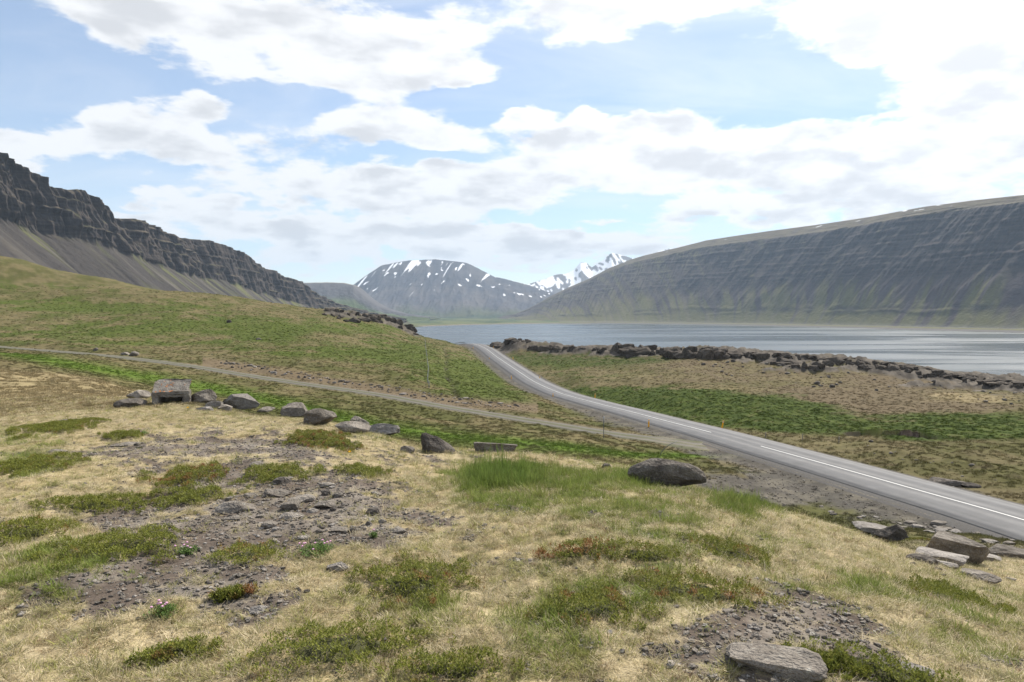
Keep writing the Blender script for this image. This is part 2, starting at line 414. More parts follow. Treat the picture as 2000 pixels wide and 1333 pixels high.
def ground(x, y, fine=True):
    """height of the ground relative to the eye"""
    x = np.asarray(x, float); y = np.asarray(y, float)
    z = base_height(x, y)
    r = np.hypot(x, y)
    D, rz = road_off(x, y); T, tz = track_off(x, y)
    rw = 1 - sstep(4.6, 11.0, np.abs(D)); rw = np.where((y > -60) & (y < 380), rw, 0)
    tw = 1 - sstep(2.6, 6.0, np.abs(T))
    calm = (1 - rw) * (1 - tw)
    if fine:
        mid = sstep(14, 45, r)
        z = z + calm * mid * (0.9 * fbm2(x / 34, y / 34, 3, 11) * sstep(40, 120, r) + 0.38 * fbm2(x / 5.5, y / 5.5, 3, 21) + 0.27 * fbm2(x / 1.7, y / 1.7, 2, 31))
        z = z + (1 - mid) * (0.10 * fbm2(x / 2.3, y / 2.3, 3, 41) * sstep(1.5, 5, r) + 0.035 * fbm2(x / 0.45, y / 0.45, 3, 51))
    z = z + crag(x, y) * calm
    # collapsed bank
    u = (x - _b0[0]) / (_b1[0] - _b0[0]); yb = lerp(_b0[1], _b1[1], u) + 1.6 * noise2(x / 2.1, x * 0 + 3.3, 5) + 0.7 * noise2(x / 0.7, x * 0 + 8.3, 6)
    e = yb - y; ends = sstep(-0.03, 0.12, u) * (1 - sstep(0.9, 1.05, u))
    z = z - ends * 1.15 * sstep(0, 0.35, e) * (1 - sstep(0.8, 5.0, e)) + ends * 0.25 * sstep(-3, -0.2, e) * (1 - sstep(-0.2, 0.1, e))
    # ditch up the hill left of the road
    dx_ = x - np.interp(y, [106, 125, 150, 190, 230, 262], [-8.2, -11.2, -14.6, -18.5, -22.5, -26]) - 0.8 * noise2(y / 6, y * 0, 8)
    z = z - 0.9 * np.exp(-(dx_ / 0.8) ** 2) * sstep(103, 108, y) * (1 - sstep(245, 262, y)) * (0.65 + 0.6 * noise2(y / 9, y * 0 + 4, 9))
    # track and road beds
    z = lerp(z, tz - 0.10 * (np.abs(T) < TRACK_HALF + 0.4), tw)
    bed = rz - 0.10 - 0.28 * sstep(ROAD_HALF + 0.2, ROAD_HALF + 2.0, np.abs(D)) - (0.22 + 0.0006 * r) * (np.abs(D) < ROAD_HALF + 0.55)
    z = lerp(z, bed, rw)
    return z

def hit(px, py, rmin=2.0, rmax=600.0):
    """where the sight line through a photograph pixel first meets the ground"""
    v = ray(px, py); h = math.hypot(v[0], v[1])
    rr = np.exp(np.linspace(math.log(rmin), math.log(rmax), 420))
    for _ in range(2):
        x = v[0] / h * rr; y = v[1] / h * rr; z = v[2] / h * rr
        g = ground(x, y); below = np.nonzero(z <= g)[0]
        i = below[0] if len(below) else int(np.argmin(z - g))
        if _ == 0: rr = np.linspace(rr[max(i - 1, 0)], rr[i], 24)
    return np.array([x[i], y[i], g[i]])

# ------------------------------------------------------------------ what grows where (cover of the ground)
C_DRY = np.array([.30,.24,.135]); C_STRAW = np.array([.385,.32,.20]); C_OLIVE = np.array([.14,.13,.05]); C_GREEN = np.array([.062,.085,.015])
C_LUSH = np.array([.075,.122,.015]); C_DARKG = np.array([.036,.054,.009]); C_HEATH = np.array([.115,.088,.055]); C_SOIL = np.array([.10,.08,.065])
C_GRAVEL = np.array([.175,.152,.128]); C_DGRAVEL = np.array([.07,.064,.058])
# near patches on the knoll: px, py, half width, half height, kind, strength
NEAR = [(610,985,200,62,'b',1.2),(310,1010,150,45,'b',1.1),(400,960,60,30,'b',.7),(330,1130,150,50,'b',1.1),(500,1170,90,60,'b',.8),(350,870,180,22,'b',.75),(560,872,150,18,'b',.6),
 (250,910,90,22,'b',.5),(1560,1215,130,55,'b',.9),(1420,1290,110,35,'b',.6),(300,1240,120,25,'b',.7),(700,1040,120,25,'b',.9),(900,1290,90,25,'b',.5),(1180,1210,60,14,'b',.5),(1650,1270,140,22,'b',.5),(820,905,60,12,'b',.5),(720,1130,50,18,'b',.5),
 (1000,940,150,45,'g',1.0),(1180,1000,240,60,'g',.5),(1480,985,170,22,'g',.8),(1400,1060,260,45,'g',.45),(90,1130,150,60,'g',.9),(230,1085,150,50,'g',.8),(480,900,160,18,'g',.5),(420,815,130,14,'g',.6),
 (1290,930,110,22,'g',.9),(60,855,130,26,'g',.6),(60,910,120,45,'g',.8),(730,1220,240,60,'g',.6),(1080,1295,130,40,'g',.7),(1880,1220,160,70,'g',.8),(1700,1150,160,35,'g',.7),(1320,1150,260,60,'g',.55),(1130,1195,160,50,'g',.6),(850,970,120,60,'g',.35),(750,860,110,16,'g',.6),(560,1090,80,30,'g',.4),(800,1140,110,60,'g',.5)]
STRIP = [(-300,655),(0,687),(200,722),(350,748),(480,771),(600,800),(750,836),(900,855),(1050,868),(1250,890)]
BANK = [(400,708),(434,712),(600,738),(750,762),(870,785),(1030,797)]
HILLG = [(250,600,190,13,.8),(330,640,230,18,.8),(520,655,60,14,.8),(110,597,90,12,.6),(300,672,260,8,.6),(470,628,110,10,.5),(120,655,140,10,.5),(770,690,90,26,1.0),(700,640,110,12,.7),(930,740,50,38,1.2),(850,735,45,25,.8),(640,690,130,8,.5),(40,560,80,10,.4),(560,690,90,7,.6),(190,565,160,9,.35),(980,780,70,18,1.0)]
MEAD = [(1180,768,110,11,1.2),(1330,783,140,17,1.5),(1450,803,150,20,1.5),(1570,830,110,15,1.3),(1100,705,120,14,1.0),(1250,700,90,9,.8),(1060,690,70,8,.9),(1880,823,120,17,1.3),(1960,845,110,14,1.0),(1780,850,90,12,1.0),(1160,735,110,9,.5)]
MEADB = [(1690,788,150,24,1.1),(1560,768,130,12,.8),(1360,712,120,14,.7),(1500,735,150,12,.6),(1730,738,60,12,1.0),(1880,740,150,22,.9),(1300,745,120,8,.5),(1900,795,130,10,.7),(1720,905,200,10,.3)]
MEADT = [(1900,778,110,10,.9),(1220,735,120,8,.5),(1600,870,140,10,.5),(1400,760,120,7,.5)]

def blob(px, py, lst, kind=None):
    s = np.zeros_like(px)
    for e in lst:
        if kind and e[4] != kind: continue
        q = ((px - e[0]) / e[2]) ** 2 + ((py - e[1]) / e[3]) ** 2
        s = s + e[-1] * np.exp(-q * 0.75)
    return s

def cover(x, y, z):
    """returns colour and masks: grass amount, greenness, bare ground"""
    r = np.hypot(x, y)
    px, py = project(x, y, z)
    front = (y > 0.5)
    wx = 30 * fbm2(x / 1.1, y / 1.1, 3, 61); wy = 14 * fbm2(x / 1.1, y / 1.1, 3, 71)
    near = 1 - sstep(13.5, 22, r)
    f1 = fbm2(x / 0.55, y / 0.55, 4, 81); f2 = fbm2(x / 2.2, y / 2.2, 3, 91); f3 = fbm2(x / 0.16, y / 0.16, 2, 95)
    # --- near knoll
    bare = sstep(0.30, 0.58, 0.68 * np.minimum(blob(px + wx, py + wy, NEAR, 'b'), 1.1) + 0.70 * f1 + 0.40 * f2 + 0.42 * f3 + 0.08)
    green = sstep(0.30, 0.95, 0.75 * blob(px + wx, py + wy, NEAR, 'g') + 0.7 * f1 + 0.4 * f2 + 0.2 * f3)
    bare = np.where(front, bare, 0); green = np.where(front, green, 0.3)
    n = lerp(C_DRY, C_STRAW, sstep(-.4, .5, f2)[..., None])
    n = lerp(n, C_OLIVE, (0.25 * sstep(0, .6, f1))[..., None])
    n = lerp(n, np.array([.10,.12,.03]), (0.75 * green)[..., None])
    soil = lerp(C_GRAVEL, C_SOIL, sstep(-.25, .35, f1 + 0.4 * f3)[..., None])
    n = lerp(n, soil, bare[..., None])
    # --- farther ground
    q = 10 + r * 0.03
    m1 = fbm2(x / 9, y / 9, 4, 101); m2 = fbm2(x / 2.4, y / 2.4, 3, 111); m3 = fbm2(x / 38, y / 38, 3, 121)
    pxw = px + 26 * m1 + 12 * m2; pyw = py + (5 * m1 + 3 * m2)
    Dr, _ = road_off(x, y)
    right = sstep(-1, 3, Dr) * (y > 0)
    hg = blob(pxw, pyw, HILLG) * (1 - right) * (r > 60)
    strip = np.exp(-((py + 4 * m2 - pix_poly_y(STRIP, px)) / np.interp(px, [0, 300, 700, 1100, 1300], [9, 11, 14, 12, 6])) ** 2) * (1 - right) * sstep(22, 40, r) * (r < 150)
    bankd = np.exp(-((py + 3 * m2 - pix_poly_y(BANK, px)) / 10.0) ** 2) * (px > 395) * (px < 1050) * (1 - right) * (r > 90)
    mg = blob(pxw, pyw, MEAD) * right; mb = blob(pxw, pyw, MEADB) * right; mt = blob(pxw, pyw, MEADT) * right
    f = lerp(np.array([.135,.112,.056]), np.array([.078,.078,.027]), sstep(-.45, .45, m1 + 0.5 * m3 + 0.45 * m2)[..., None])  # hill turf darkened in its colour to stand in for a cloud shadow
    rtan = lerp(np.array([.128,.106,.055]), np.array([.08,.076,.028]), sstep(-.4, .4, m1 + .4 * m2)[..., None])  # meadow right of the road, cloud shade likewise put into its colour
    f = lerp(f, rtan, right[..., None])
    dryslope = sstep(430, 260, px + 30 * m1) * sstep(100, 60, r) * (1 - right)
    f = lerp(f, C_DRY * lerp(.80, 1.0, sstep(-.4, .4, m2))[..., None], (dryslope * .85)[..., None])
    f = lerp(f, C_GREEN, np.clip(0.85 * sstep(.25, .85, hg + .5 * m1 + .3 * m2), 0, 1)[..., None])
    f = lerp(f, C_LUSH, np.clip(.95 * strip + 0.2 * m2 * strip, 0, 1)[..., None])
    f = lerp(f, C_HEATH * 1.05, sstep(.3, .8, mb + .45 * m1 + .5 * m2)[..., None] * 0.85)
    f = lerp(f, C_DRY * 0.85, sstep(.3, .8, mt + .3 * m1)[..., None] * 0.7)
    f = lerp(f, lerp(C_DARKG, C_GREEN, sstep(-.2, .4, m2)[..., None]), sstep(.3, .8, mg + .35 * m1 + .25 * m2)[..., None])
    f = lerp(f, C_HEATH * 1.15, np.clip(bankd * 1.25 + .3 * m2 * bankd, 0, 1)[..., None])
    # hummocky dark specks
    sp = sstep(.22, .5, m2 + 0.25 * fbm2(x / 0.8, y / 0.8, 2, 131))
    f = lerp(f, C_HEATH * 0.75, (sp * (0.20 + 0.16 * right) * (1 - .6 * dryslope))[..., None])
    # rocky top of the ridge right of the road
    ridge = right * sstep(46, 10, py - np.interp(px, [940, 1040, 1180, 1370, 1640, 2000], [663, 676, 680, 682, 698, 748]) + 6 * m2) * (r > 120)
    f = lerp(f, C_HEATH * 0.8, (ridge * sstep(-.3, .2, m2))[..., None] * 0.8)
    cr = sstep(.12, .5, crag(x, y) + .15 * m2)
    f = lerp(f, lerp(np.array([.062,.054,.046]), np.array([.135,.118,.098]), sstep(-.3, .4, m2 + .4 * f1)[..., None]), (cr * (1 - .5 * sstep(.2, .5, m1)))[..., None])
    # scarp soil
    u = (x - _b0[0]) / (_b1[0] - _b0[0]); e = lerp(_b0[1], _b1[1], u) - y
    sc = sstep(-.02, .1, u) * (1 - sstep(.92, 1.03, u)) * sstep(-.9, .2, e) * (1 - sstep(1.3, 2.6, e))
    f = lerp(f, C_SOIL * 0.55, sc[..., None])
    dd = np.abs(x - np.interp(y, [106, 125, 150, 190, 230, 262], [-8.2, -11.2, -14.6, -18.5, -22.5, -26]))
    f = lerp(f, C_SOIL * 0.6, (np.exp(-(dd / 0.5) ** 2) * (y > 104) * (y < 258) * 0.75 * sstep(-.3, .2, m1))[..., None])
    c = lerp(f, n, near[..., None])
    # gravel along road and track
    aD = np.abs(Dr); T, _ = track_off(x, y); aT = np.abs(T)
    vw = np.where(Dr < 0, 1 - sstep(6.0, 9.5, aD + 2.0 * m2 + 0.8 * f1), 1 - sstep(4.4, 5.6, aD + 0.8 * m2))
    vw = vw * (y < 340) * (r > 14)
    wide = np.exp(-(((px - 1480) / 260) ** 2 + ((py - 955) / 34) ** 2)) * (Dr < 0) * (r > 20)
    vw = np.maximum(vw, sstep(.25, .6, wide + .35 * m2 + .2 * m1))
    c = lerp(c, lerp(C_DGRAVEL, np.array([.125,.112,.092]), sstep(-.2, .5, m2 + .3 * f1)[..., None]), (vw * 0.92)[..., None])
    tm = 1 - sstep(TRACK_HALF + .2, TRACK_HALF + 1.2, aT + .8 * m2)
    c = lerp(c, C_GRAVEL * .85, (tm * 0.6)[..., None])
    grass = near * (1 - 0.93 * bare) + (1 - near)
    grass = grass * (1 - 0.93 * vw) * (1 - tm) * (1 - .8 * bankd) * (1 - .5 * ridge) * (1 - .9 * cr)
    gg = near * green + (1 - near) * np.clip(hg + strip + mg, 0, 1)
    return c, grass, gg, bare * near

# ------------------------------------------------------------------ the near hillside: one sheet of ground
mat_ground = attr_material('hillside_ground', (0.35, 2.3, 14.0, 70.0), (0.30, 0.55, 0.75, 0.6), ((3.0, 0.22, 0.2), (26.0, 0.5, 0.04)))
def build_ground():
    th = np.concatenate([np.linspace(-180, -62, 40)[:-1], np.linspace(-62, -40, 70)[:-1], np.linspace(-40, 40, 800)[:-1], np.linspace(40, 62, 70)[:-1], np.linspace(62, 180, 40)])
    th = np.radians(th)
    r = np.concatenate([np.exp(np.linspace(math.log(0.35), math.log(40), 330))[:-1], np.exp(np.linspace(math.log(40), math.log(420), 330))[:-1], np.exp(np.linspace(math.log(420), math.log(1250), 30))])
    A, R = np.meshgrid(th, r, indexing='ij')
    x = R * np.sin(A); y = R * np.cos(A)
    z = ground(x, y)
    P = np.stack([x, y, z + CAM_Z], -1).reshape(-1, 3)
    F = grid_faces(len(th), len(r))[:, ::-1]
    me = mesh_np('hillside', P, F)
    c, g, gg, bare = cover(x, y, z)
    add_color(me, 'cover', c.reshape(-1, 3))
    o = link('hillside', me, mat_ground); tag(o, 'grassy hillside and heath around the road', None, None, 'structure')
    return o
hillside = build_ground()

# ------------------------------------------------------------------ road and track
def strip(name, ys, offs, zs, mat, at, parent=None, dz=0.0):
    n = len(ys); k = len(offs)
    rx, rz, dx = at(ys)
    L = np.sqrt(1 + dx * dx)
    V = np.empty((n, k, 3))
    for j, (o, h) in enumerate(zip(offs, zs)):
        V[:, j, 0] = rx + o / L; V[:, j, 1] = ys - o * dx / L; V[:, j, 2] = rz + h + dz + CAM_Z
    me = mesh_np(name, V.reshape(-1, 3), grid_faces(n, k)[:, ::-1])
    uv = me.attributes.new('across', 'FLOAT', 'POINT'); uv.data.foreach_set('value', np.tile(np.array(offs, np.float32), n))
    return link(name, me, mat, parent)

def mat_asphalt():
    m, b, pr, out = new_mat('asphalt')
    pos = b.node('ShaderNodeNewGeometry').outputs['Position']
    ac = b.node('ShaderNodeAttribute', attribute_name='across').outputs['Fac']
    w = b.math('ADD', ac, b.math('MULTIPLY', b.math('SUBTRACT', b.noise(pos, 0.25, 2), 0.5), 0.5))
    band = None
    for c in (-2.55, -0.85, 0.85, 2.55):
        d = b.math('DIVIDE', b.math('SUBTRACT', w, c), 0.36)
        e = b.math('EXPONENT', b.math('MULTIPLY', b.math('MULTIPLY', d, d), -1.0))
        band = e if band is None else b.math('ADD', band, e)
    col = b.mix(b.math('MINIMUM', b.math('MULTIPLY', band, 0.95), 1.0), (.068, .068, .072, 1), (.118, .117, .118, 1))
    edge = b.maprange(b.math('ABSOLUTE', w), 2.9, 3.45)
    col = b.mix(b.math('MULTIPLY', edge, 0.6), col, (.18, .172, .16, 1))
    n = b.math('MULTIPLY_ADD', b.math('SUBTRACT', b.noise(pos, 30, 3, .7), .5), .9, 1.0)
    n2 = b.math('MULTIPLY_ADD', b.math('SUBTRACT', b.noise(pos, .8, 4, .6), .5), .8, 1.0)
    st = b.node('ShaderNodeMapping'); b.put(st.inputs[0], pos); st.inputs['Scale'].default_value = (3.5, .12, 1)
    n3 = b.math('MULTIPLY_ADD', b.math('SUBTRACT', b.noise(st.outputs[0], 1.0, 3, .6), .5), .35, 1.0)
    b.put(pr.inputs['Base Color'], scale_col(b, col, b.math('MULTIPLY', n3, b.math('MULTIPLY', n, n2))))
    pr.inputs['Roughness'].default_value = 0.78; pr.inputs['Specular IOR Level'].default_value = 0.35
    b.put(pr.inputs['Normal'], bump(b, b.noise(pos, 45, 2), .5, .01))
    return m
def mat_plain(name, col, rough=.8, scale=8, amp=.4, spec=.3, bstr=0, bsc=20, bd=.01, metal=0):
    m, b, pr, out = new_mat(name)
    pos = b.node('ShaderNodeTexCoord').outputs['Object']
    n = b.math('MULTIPLY_ADD', b.math('SUBTRACT', b.noise(pos, scale, 4, .6), .5), amp, 1.0)
    b.put(pr.inputs['Base Color'], scale_col(b, (*col,), n)); pr.inputs['Roughness'].default_value = rough
    pr.inputs['Specular IOR Level'].default_value = spec; pr.inputs['Metallic'].default_value = metal
    if bstr: b.put(pr.inputs['Normal'], bump(b, b.noise(pos, bsc, 4), bstr, bd))
    return m
M_ASPHALT = mat_asphalt()
M_LINE = mat_plain('road_paint', (.72, .72, .70), .6, 6, .3)
M_VERGE = mat_plain('verge_gravel', (.085, .08, .075), .95, 9, 1.1, .2, .8, 14, .05)
M_TRACKG = mat_plain('track_gravel', (.20, .185, .165), .95, 1.6, .8, .2, .8, 12, .04)
ys = np.concatenate([np.arange(-35, 120, 1.0), np.arange(120, 385, 1.5)])
H = ROAD_HALF
road = strip('road', ys, [-H-.02, -H, -H*.5, 0, H*.5, H, H+.02], [-.12, -.02, .03, .06, .03, -.02, -.12], M_ASPHALT, road_at)
tag(road, 'two lane asphalt road curving over a crest towards the fjord', None, None, 'structure')
o = strip('gravel_verge', ys, [-H-1.9, -H-1.0, -H-.021], [-.62, -.16, -.07], M_VERGE, road_at, road)
o = strip('gravel_verge', ys, [H+.021, H+.8, H+1.5], [-.07, -.16, -.55], M_VERGE, road_at, road)
for (a, c) in ((-35, 71.0), (82.0, 380)):
    yy = np.arange(a, c + .01, .9)
    o = strip('centre_line', yy, [-.055, .055], [.075, .075], M_LINE, road_at, road); o['label'] = 'solid white centre line'

def build_track():
    xs = np.arange(_txx[0] + 2, 21.5, .6)
    ty, tz, dy = track_at(xs); L = np.sqrt(1 + dy * dy)
    offs = np.linspace(-1, 1, 9)
    V = np.empty((len(xs), 9, 3)); C = np.empty((len(xs), 9, 3))
    hw = TRACK_HALF * (1 + .18 * noise2(xs / 5, xs * 0, 3)) * (1 + 1.3 * sstep(12, 21, xs))
    for j, o_ in enumerate(offs):
        o = o_ * hw
        V[:, j, 0] = xs - o * dy / L; V[:, j, 1] = ty + o / L
        V[:, j, 2] = tz + .05 - .16 * (abs(o_) > .95) - .03 * np.exp(-((abs(o) - .8) / .3) ** 2) + .02 * noise2(xs / 1.3, o * 1.1, 4) + CAM_Z
        rut = np.exp(-((np.abs(o) - .85) / .42) ** 2)
        C[:, j] = lerp(np.array([.10, .10, .06]), np.array([.15, .14, .126]), rut[:, None])
        C[:, j] = lerp(C[:, j], np.array([.24, .205, .16]), (sstep(13, 19, xs) * sstep(.0, .5, noise2(xs / 2, o * 1.3, 6) + .1))[:, None] * .7)
    me = mesh_np('gravel_track', V.reshape(-1, 3), grid_faces(len(xs), 9))
    add_color(me, 'cover', C.reshape(-1, 3))
    o = link('gravel_track', me, attr_material('track_surface', (.6, 4, 25), (.4, .6, .7), ((8, .5, .06),)))
    tag(o, 'grey gravel track joining the road from the left', None, None, 'structure')
build_track()

# ------------------------------------------------------------------ water and mountains
def build_water():
    m, b, pr, out = new_mat('fjord_water')
    pos = b.node('ShaderNodeNewGeometry').outputs['Position']
    mp = b.node('ShaderNodeMapping'); b.put(mp.inputs[0], pos); mp.inputs['Scale'].default_value = (.0011, .0042, 1); mp.inputs['Rotation'].default_value = (0, 0, .25)
    wind = b.maprange(b.noise(mp.outputs[0], 1.0, 5, .62, .6), .40, .62)
    pr.inputs['Base Color'].default_value = (.018, .034, .045, 1)
    b.put(pr.inputs['Roughness'], b.math('MULTIPLY_ADD', wind, .16, .20))
    pr.inputs['IOR'].default_value = 1.33; pr.inputs['Specular IOR Level'].default_value = .5
    mw = b.node('ShaderNodeMapping'); b.put(mw.inputs[0], pos); mw.inputs['Scale'].default_value = (.10, .22, 1); mw.inputs['Rotation'].default_value = (0, 0, -.5)
    h = b.noise(mw.outputs[0], 1.0, 4, .65)
    st = b.math('MULTIPLY_ADD', wind, .55, .25)
    nd = b.node('ShaderNodeBump'); nd.inputs['Distance'].default_value = 0.5; b.put(nd.inputs['Strength'], st); b.put(nd.inputs['Height'], h)
    b.put(pr.inputs['Normal'], nd.outputs[0])
    n = 40
    u = np.linspace(-1, 1, n); X, Y = np.meshgrid(u * 9000, u * 9000 + 3000, indexing='ij')
    me = mesh_np('fjord_water', np.stack([X, Y, X * 0], -1).reshape(-1, 3), grid_faces(n, n))
    tag(link('water', me, m), 'calm blue grey fjord water', None, None, 'structure')
build_water()

def poly_pts(lst):
    """(photograph pixel, depth) -> points relative to the eye"""
    P = []
    for px, py, d in lst:
        v = ray(px, py); P.append(v / v[1] * d)
    return np.array(P)

def resample(P, t, key):
    return np.stack([pchip(key, P[:, i], t) for i in range(3)], 1)

M_ROCKFAR = attr_material('mountain_rock', (.012, .06, .3), (.22, .45, .4), ((.035, .7, 9.0), (.16, .6, 2.5)))
M_FAR = attr_material('far_mountain', (.004, .02), (.25, .4), ((.012, .6, 25.0),))

def rows(segs):
    """row values and segment index: [(count)...]"""
    out = []
    for k, n in enumerate(segs): out.append(np.linspace(0, 1, n + 1)[(1 if k else 0):] + k)
    return np.concatenate(out)

# ---- the cliffs on the left
def build_cliffs():
    crest = [(-1500,-420,560),(-900,-150,700),(-420,80,900),(-150,215,1100),(0,298,1260),(20,310,1275),(52,332,1295),(78,348,1320),(100,366,1345),(122,376,1370),(133,371,1378),(158,372,1400),(178,388,1425),(194,398,1445),(208,424,1465),
      (250,430,1560),(288,434,1660),(308,446,1710),(330,462,1770),(350,464,1840),(405,471,1980),(428,478,2050),(455,488,2130),(488,500,2230),(505,522,2300),(530,526,2380),(558,542,2470),(590,552,2590),(612,572,2680),(650,590,2820),(700,604,3020),(740,613,3200),(790,622,3450)]
    C = poly_pts(crest); px = np.array([c[0] for c in crest], float)
    nu = 820
    t = np.concatenate([np.linspace(-1500, -120, 100)[:-1], np.linspace(-120, 660, 640)[:-1], np.linspace(660, 790, nu - 738)])
    nu = len(t)
    K = np.stack([np.interp(t, px, C[:, i]) for i in range(3)], 1)
    # smooth plan position, keep the broken skyline
    ks = np.hanning(61); ks /= ks.sum()
    for i in (0, 1): K[:, i] = np.convolve(np.pad(K[:, i], 30, 'reflect', reflect_type='odd'), ks, 'valid')
    arc = np.concatenate([[0], np.cumsum(np.linalg.norm(np.diff(K[:, :2], axis=0), axis=1))])
    K[:, 2] += 5 * fbm2(arc / 55, arc * 0, 4, 201)
    tg = np.gradient(K[:, :2], axis=0); tg /= np.linalg.norm(tg, axis=1, keepdims=True)
    N = np.stack([tg[:, 1], -tg[:, 0]], 1)
    ks = np.hanning(181); ks /= ks.sum()
    for i in (0, 1): N[:, i] = np.convolve(np.pad(N[:, i], 90, 'edge'), ks, 'valid')
    N /= np.linalg.norm(N, axis=1, keepdims=True)
    basepx = [(-1500,-60),(-420,300),(0,428),(100,458),(190,470),(250,497),(330,524),(400,545),(440,548),(500,570),(560,587),(620,602),(700,618),(800,630)]
    run = np.interp(t, [-400, 0, 200, 400, 560, 660, 790], [62, 62, 56, 48, 38, 30, 20])
    Bxy = K[:, :2] + N * run[:, None]
    bpx = 1000 + Bxy[:, 0] / Bxy[:, 1] * F_PX
    bpy_ = np.interp(bpx, [b[0] for b in basepx], [b[1] for b in basepx]) + 7 * fbm2(arc / 60, arc * 0 + 5, 3, 205)
    Bz = np.array([(lambda v: v[2] / v[1])(ray(p, q)) for p, q in zip(bpx, bpy_)]) * Bxy[:, 1]
    Bz = np.minimum(Bz, K[:, 2] - 4)
    zf = np.interp(t, [-500, 0, 400, 600, 700, 790], [5, -5, -20, -35, -44, -50])
    tal = np.maximum(Bz - zf, 5) / 0.70
    Fxy = Bxy + N * tal[:, None]
    Axy = Fxy + N * np.interp(t, [-500, 300, 600, 700, 790], [400, 330, 260, 200, 120])[:, None]
    nb = [1, 18, 70, 105, 10, 1]
    v = rows([16, 72, 110, 16])
    nv = len(v)
    P = np.empty((nu, nv, 3))
    W = np.zeros((nu, nv)); lay = np.zeros((nu, nv))
    for j, s in enumerate(v):
        if s <= 1:
            P[:, j, :2] = lerp(Axy, Fxy, s); P[:, j, 2] = lerp(-66.0, zf, s ** 1.3)
        elif s <= 2:
            q = s - 1; g = q + .10 * np.sin(math.pi * q) * (q - 1) ; P[:, j, :2] = lerp(Fxy, Bxy, q); P[:, j, 2] = lerp(zf, Bz, q ** 1.12)
        elif s <= 3:
            q = s - 2; zq = lerp(Bz, K[:, 2], q); ph = .5 * noise2(arc / 300, arc * 0 + 2, 211) + arc * .0016
            a = zq / 26.0 + ph; k = np.floor(a); f = a - k
            hq = np.clip(((k + sstep(.74, 1.0, f) - ph) * 26.0 - Bz) / (K[:, 2] - Bz), 0, 1)     # ledges
            hq = lerp(hq, q, np.clip(.68 + 1.3 * noise2(arc / 70, arc * 0 + q * 5, 213), .05, 1.0))
            hq = lerp(q, hq, sstep(0, .08, q) * (1 - sstep(.93, 1, q)))
            P[:, j, :2] = lerp(Bxy, K[:, :2], hq[:, None]); P[:, j, 2] = lerp(Bz, K[:, 2], q)
            W[:, j] = sstep(0, .25, q) * 1.0
        else:
            q = s - 3
            P[:, j, :2] = K[:, :2] - N * (q * 420)[..., None] if np.ndim(q) else K[:, :2] - N * (q * 420)
            P[:, j, 2] = K[:, 2] + 14 * math.sin(q * 2.2) * 0.2 - 130 * q * q
            W[:, j] = max(0, 1 - q * 4)
    S = np.broadcast_to(v[None, :], (nu, nv)); A = np.broadcast_to(arc[:, None], (nu, nv))
    cl = sstep(1.90, 2.05, S) * (1 - sstep(3.0, 3.35, S))
    zz = P[..., 2]
    # buttresses and gullies: push the face out and in
    big = ridged2(A / 120, zz / 400 + 3, 3, 221); mid = ridged2(A / 38, zz / 160, 3, 231); sml = ridged2(A / 14, zz / 220, 3, 241)
    amp = np.interp(t, [-200, 250, 420, 620, 790], [1.0, 1.0, .7, .55, .3])[:, None]
    out = cl * amp * (58 * (big - .58) + 36 * (mid - .55) + 15 * (sml - .5)) + cl * (1.0 * noise2(A / 40, zz / 8.0, 251) + 1.0 * noise2(A / 8, zz / 14.0, 252))
    rill = (sstep(1.0, 1.3, S) * (1 - sstep(1.9, 2.05, S))) * (2.2 * noise2(A / 42, S * .6, 261) + 1.0 * noise2(A / 13, S * 1.2, 262))
    P[..., :2] += N[:, None, :] * (out + 0)[..., None]
    P[..., 2] += rill
    nz = np.abs(grid_normals(P)[..., 2])
    rock = np.array([.046, .039, .036]); rockl = np.array([.10, .08, .064]); scree = np.array([.048, .042, .038]); screel = np.array([.105, .093, .076]); gr = np.array([.105, .11, .04]); tan = np.array([.16, .135, .09])
    c = lerp(rock, rockl, sstep(-.3, .6, noise2(A / 60, zz / 4, 271) + .6 * noise2(A / 8, zz / 9, 272))[..., None] * .5)
    ledge = .7 * sstep(.64, .88, nz + .08 * noise2(A / 12, zz / 6, 273))
    c = lerp(c, lerp(tan * .8, gr * .8, sstep(-.2, .3, noise2(A / 60, zz / 30, 274))[..., None]), (ledge * .8)[..., None])
    c = lerp(c, scree * .9, (sstep(.02, -.25, big - .05 + .2 * noise2(A / 15, zz / 30, 276)) * sstep(2.9, 2.5, S) * .9)[..., None])
    ta = 1 - sstep(1.93, 2.06, S + .05 * noise2(A / 20, S * 2, 280))
    warp = A + 16 * noise2(S * 3, A / 80, 281)
    st1 = noise2(warp / 26, S * .9, 282) + .6 * noise2(warp / 8, S * 1.6, 283)
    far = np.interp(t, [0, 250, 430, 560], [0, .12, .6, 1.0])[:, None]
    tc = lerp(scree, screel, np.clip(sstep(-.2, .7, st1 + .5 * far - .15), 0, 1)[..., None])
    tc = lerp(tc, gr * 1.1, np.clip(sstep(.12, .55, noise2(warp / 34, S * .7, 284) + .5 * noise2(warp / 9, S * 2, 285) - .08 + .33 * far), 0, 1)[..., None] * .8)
    tc = lerp(tc, gr * .9, sstep(1.5, 1.1, S + .25 * noise2(A / 50, S, 286))[..., None] * .75)
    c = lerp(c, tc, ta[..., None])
    top = sstep(3.02, 3.1, S); c = lerp(c, tan * .75, top[..., None])
    V = P.copy(); V[..., 2] += CAM_Z
    me = mesh_np('cliff_mountain', V.reshape(-1, 3), grid_faces(nu, nv))
    add_color(me, 'cover', c.reshape(-1, 3))
    tag(link('cliff_mountain', me, M_ROCKFAR), 'dark basalt cliffs above grey scree along the left shore', None, None, 'structure')
build_cliffs()

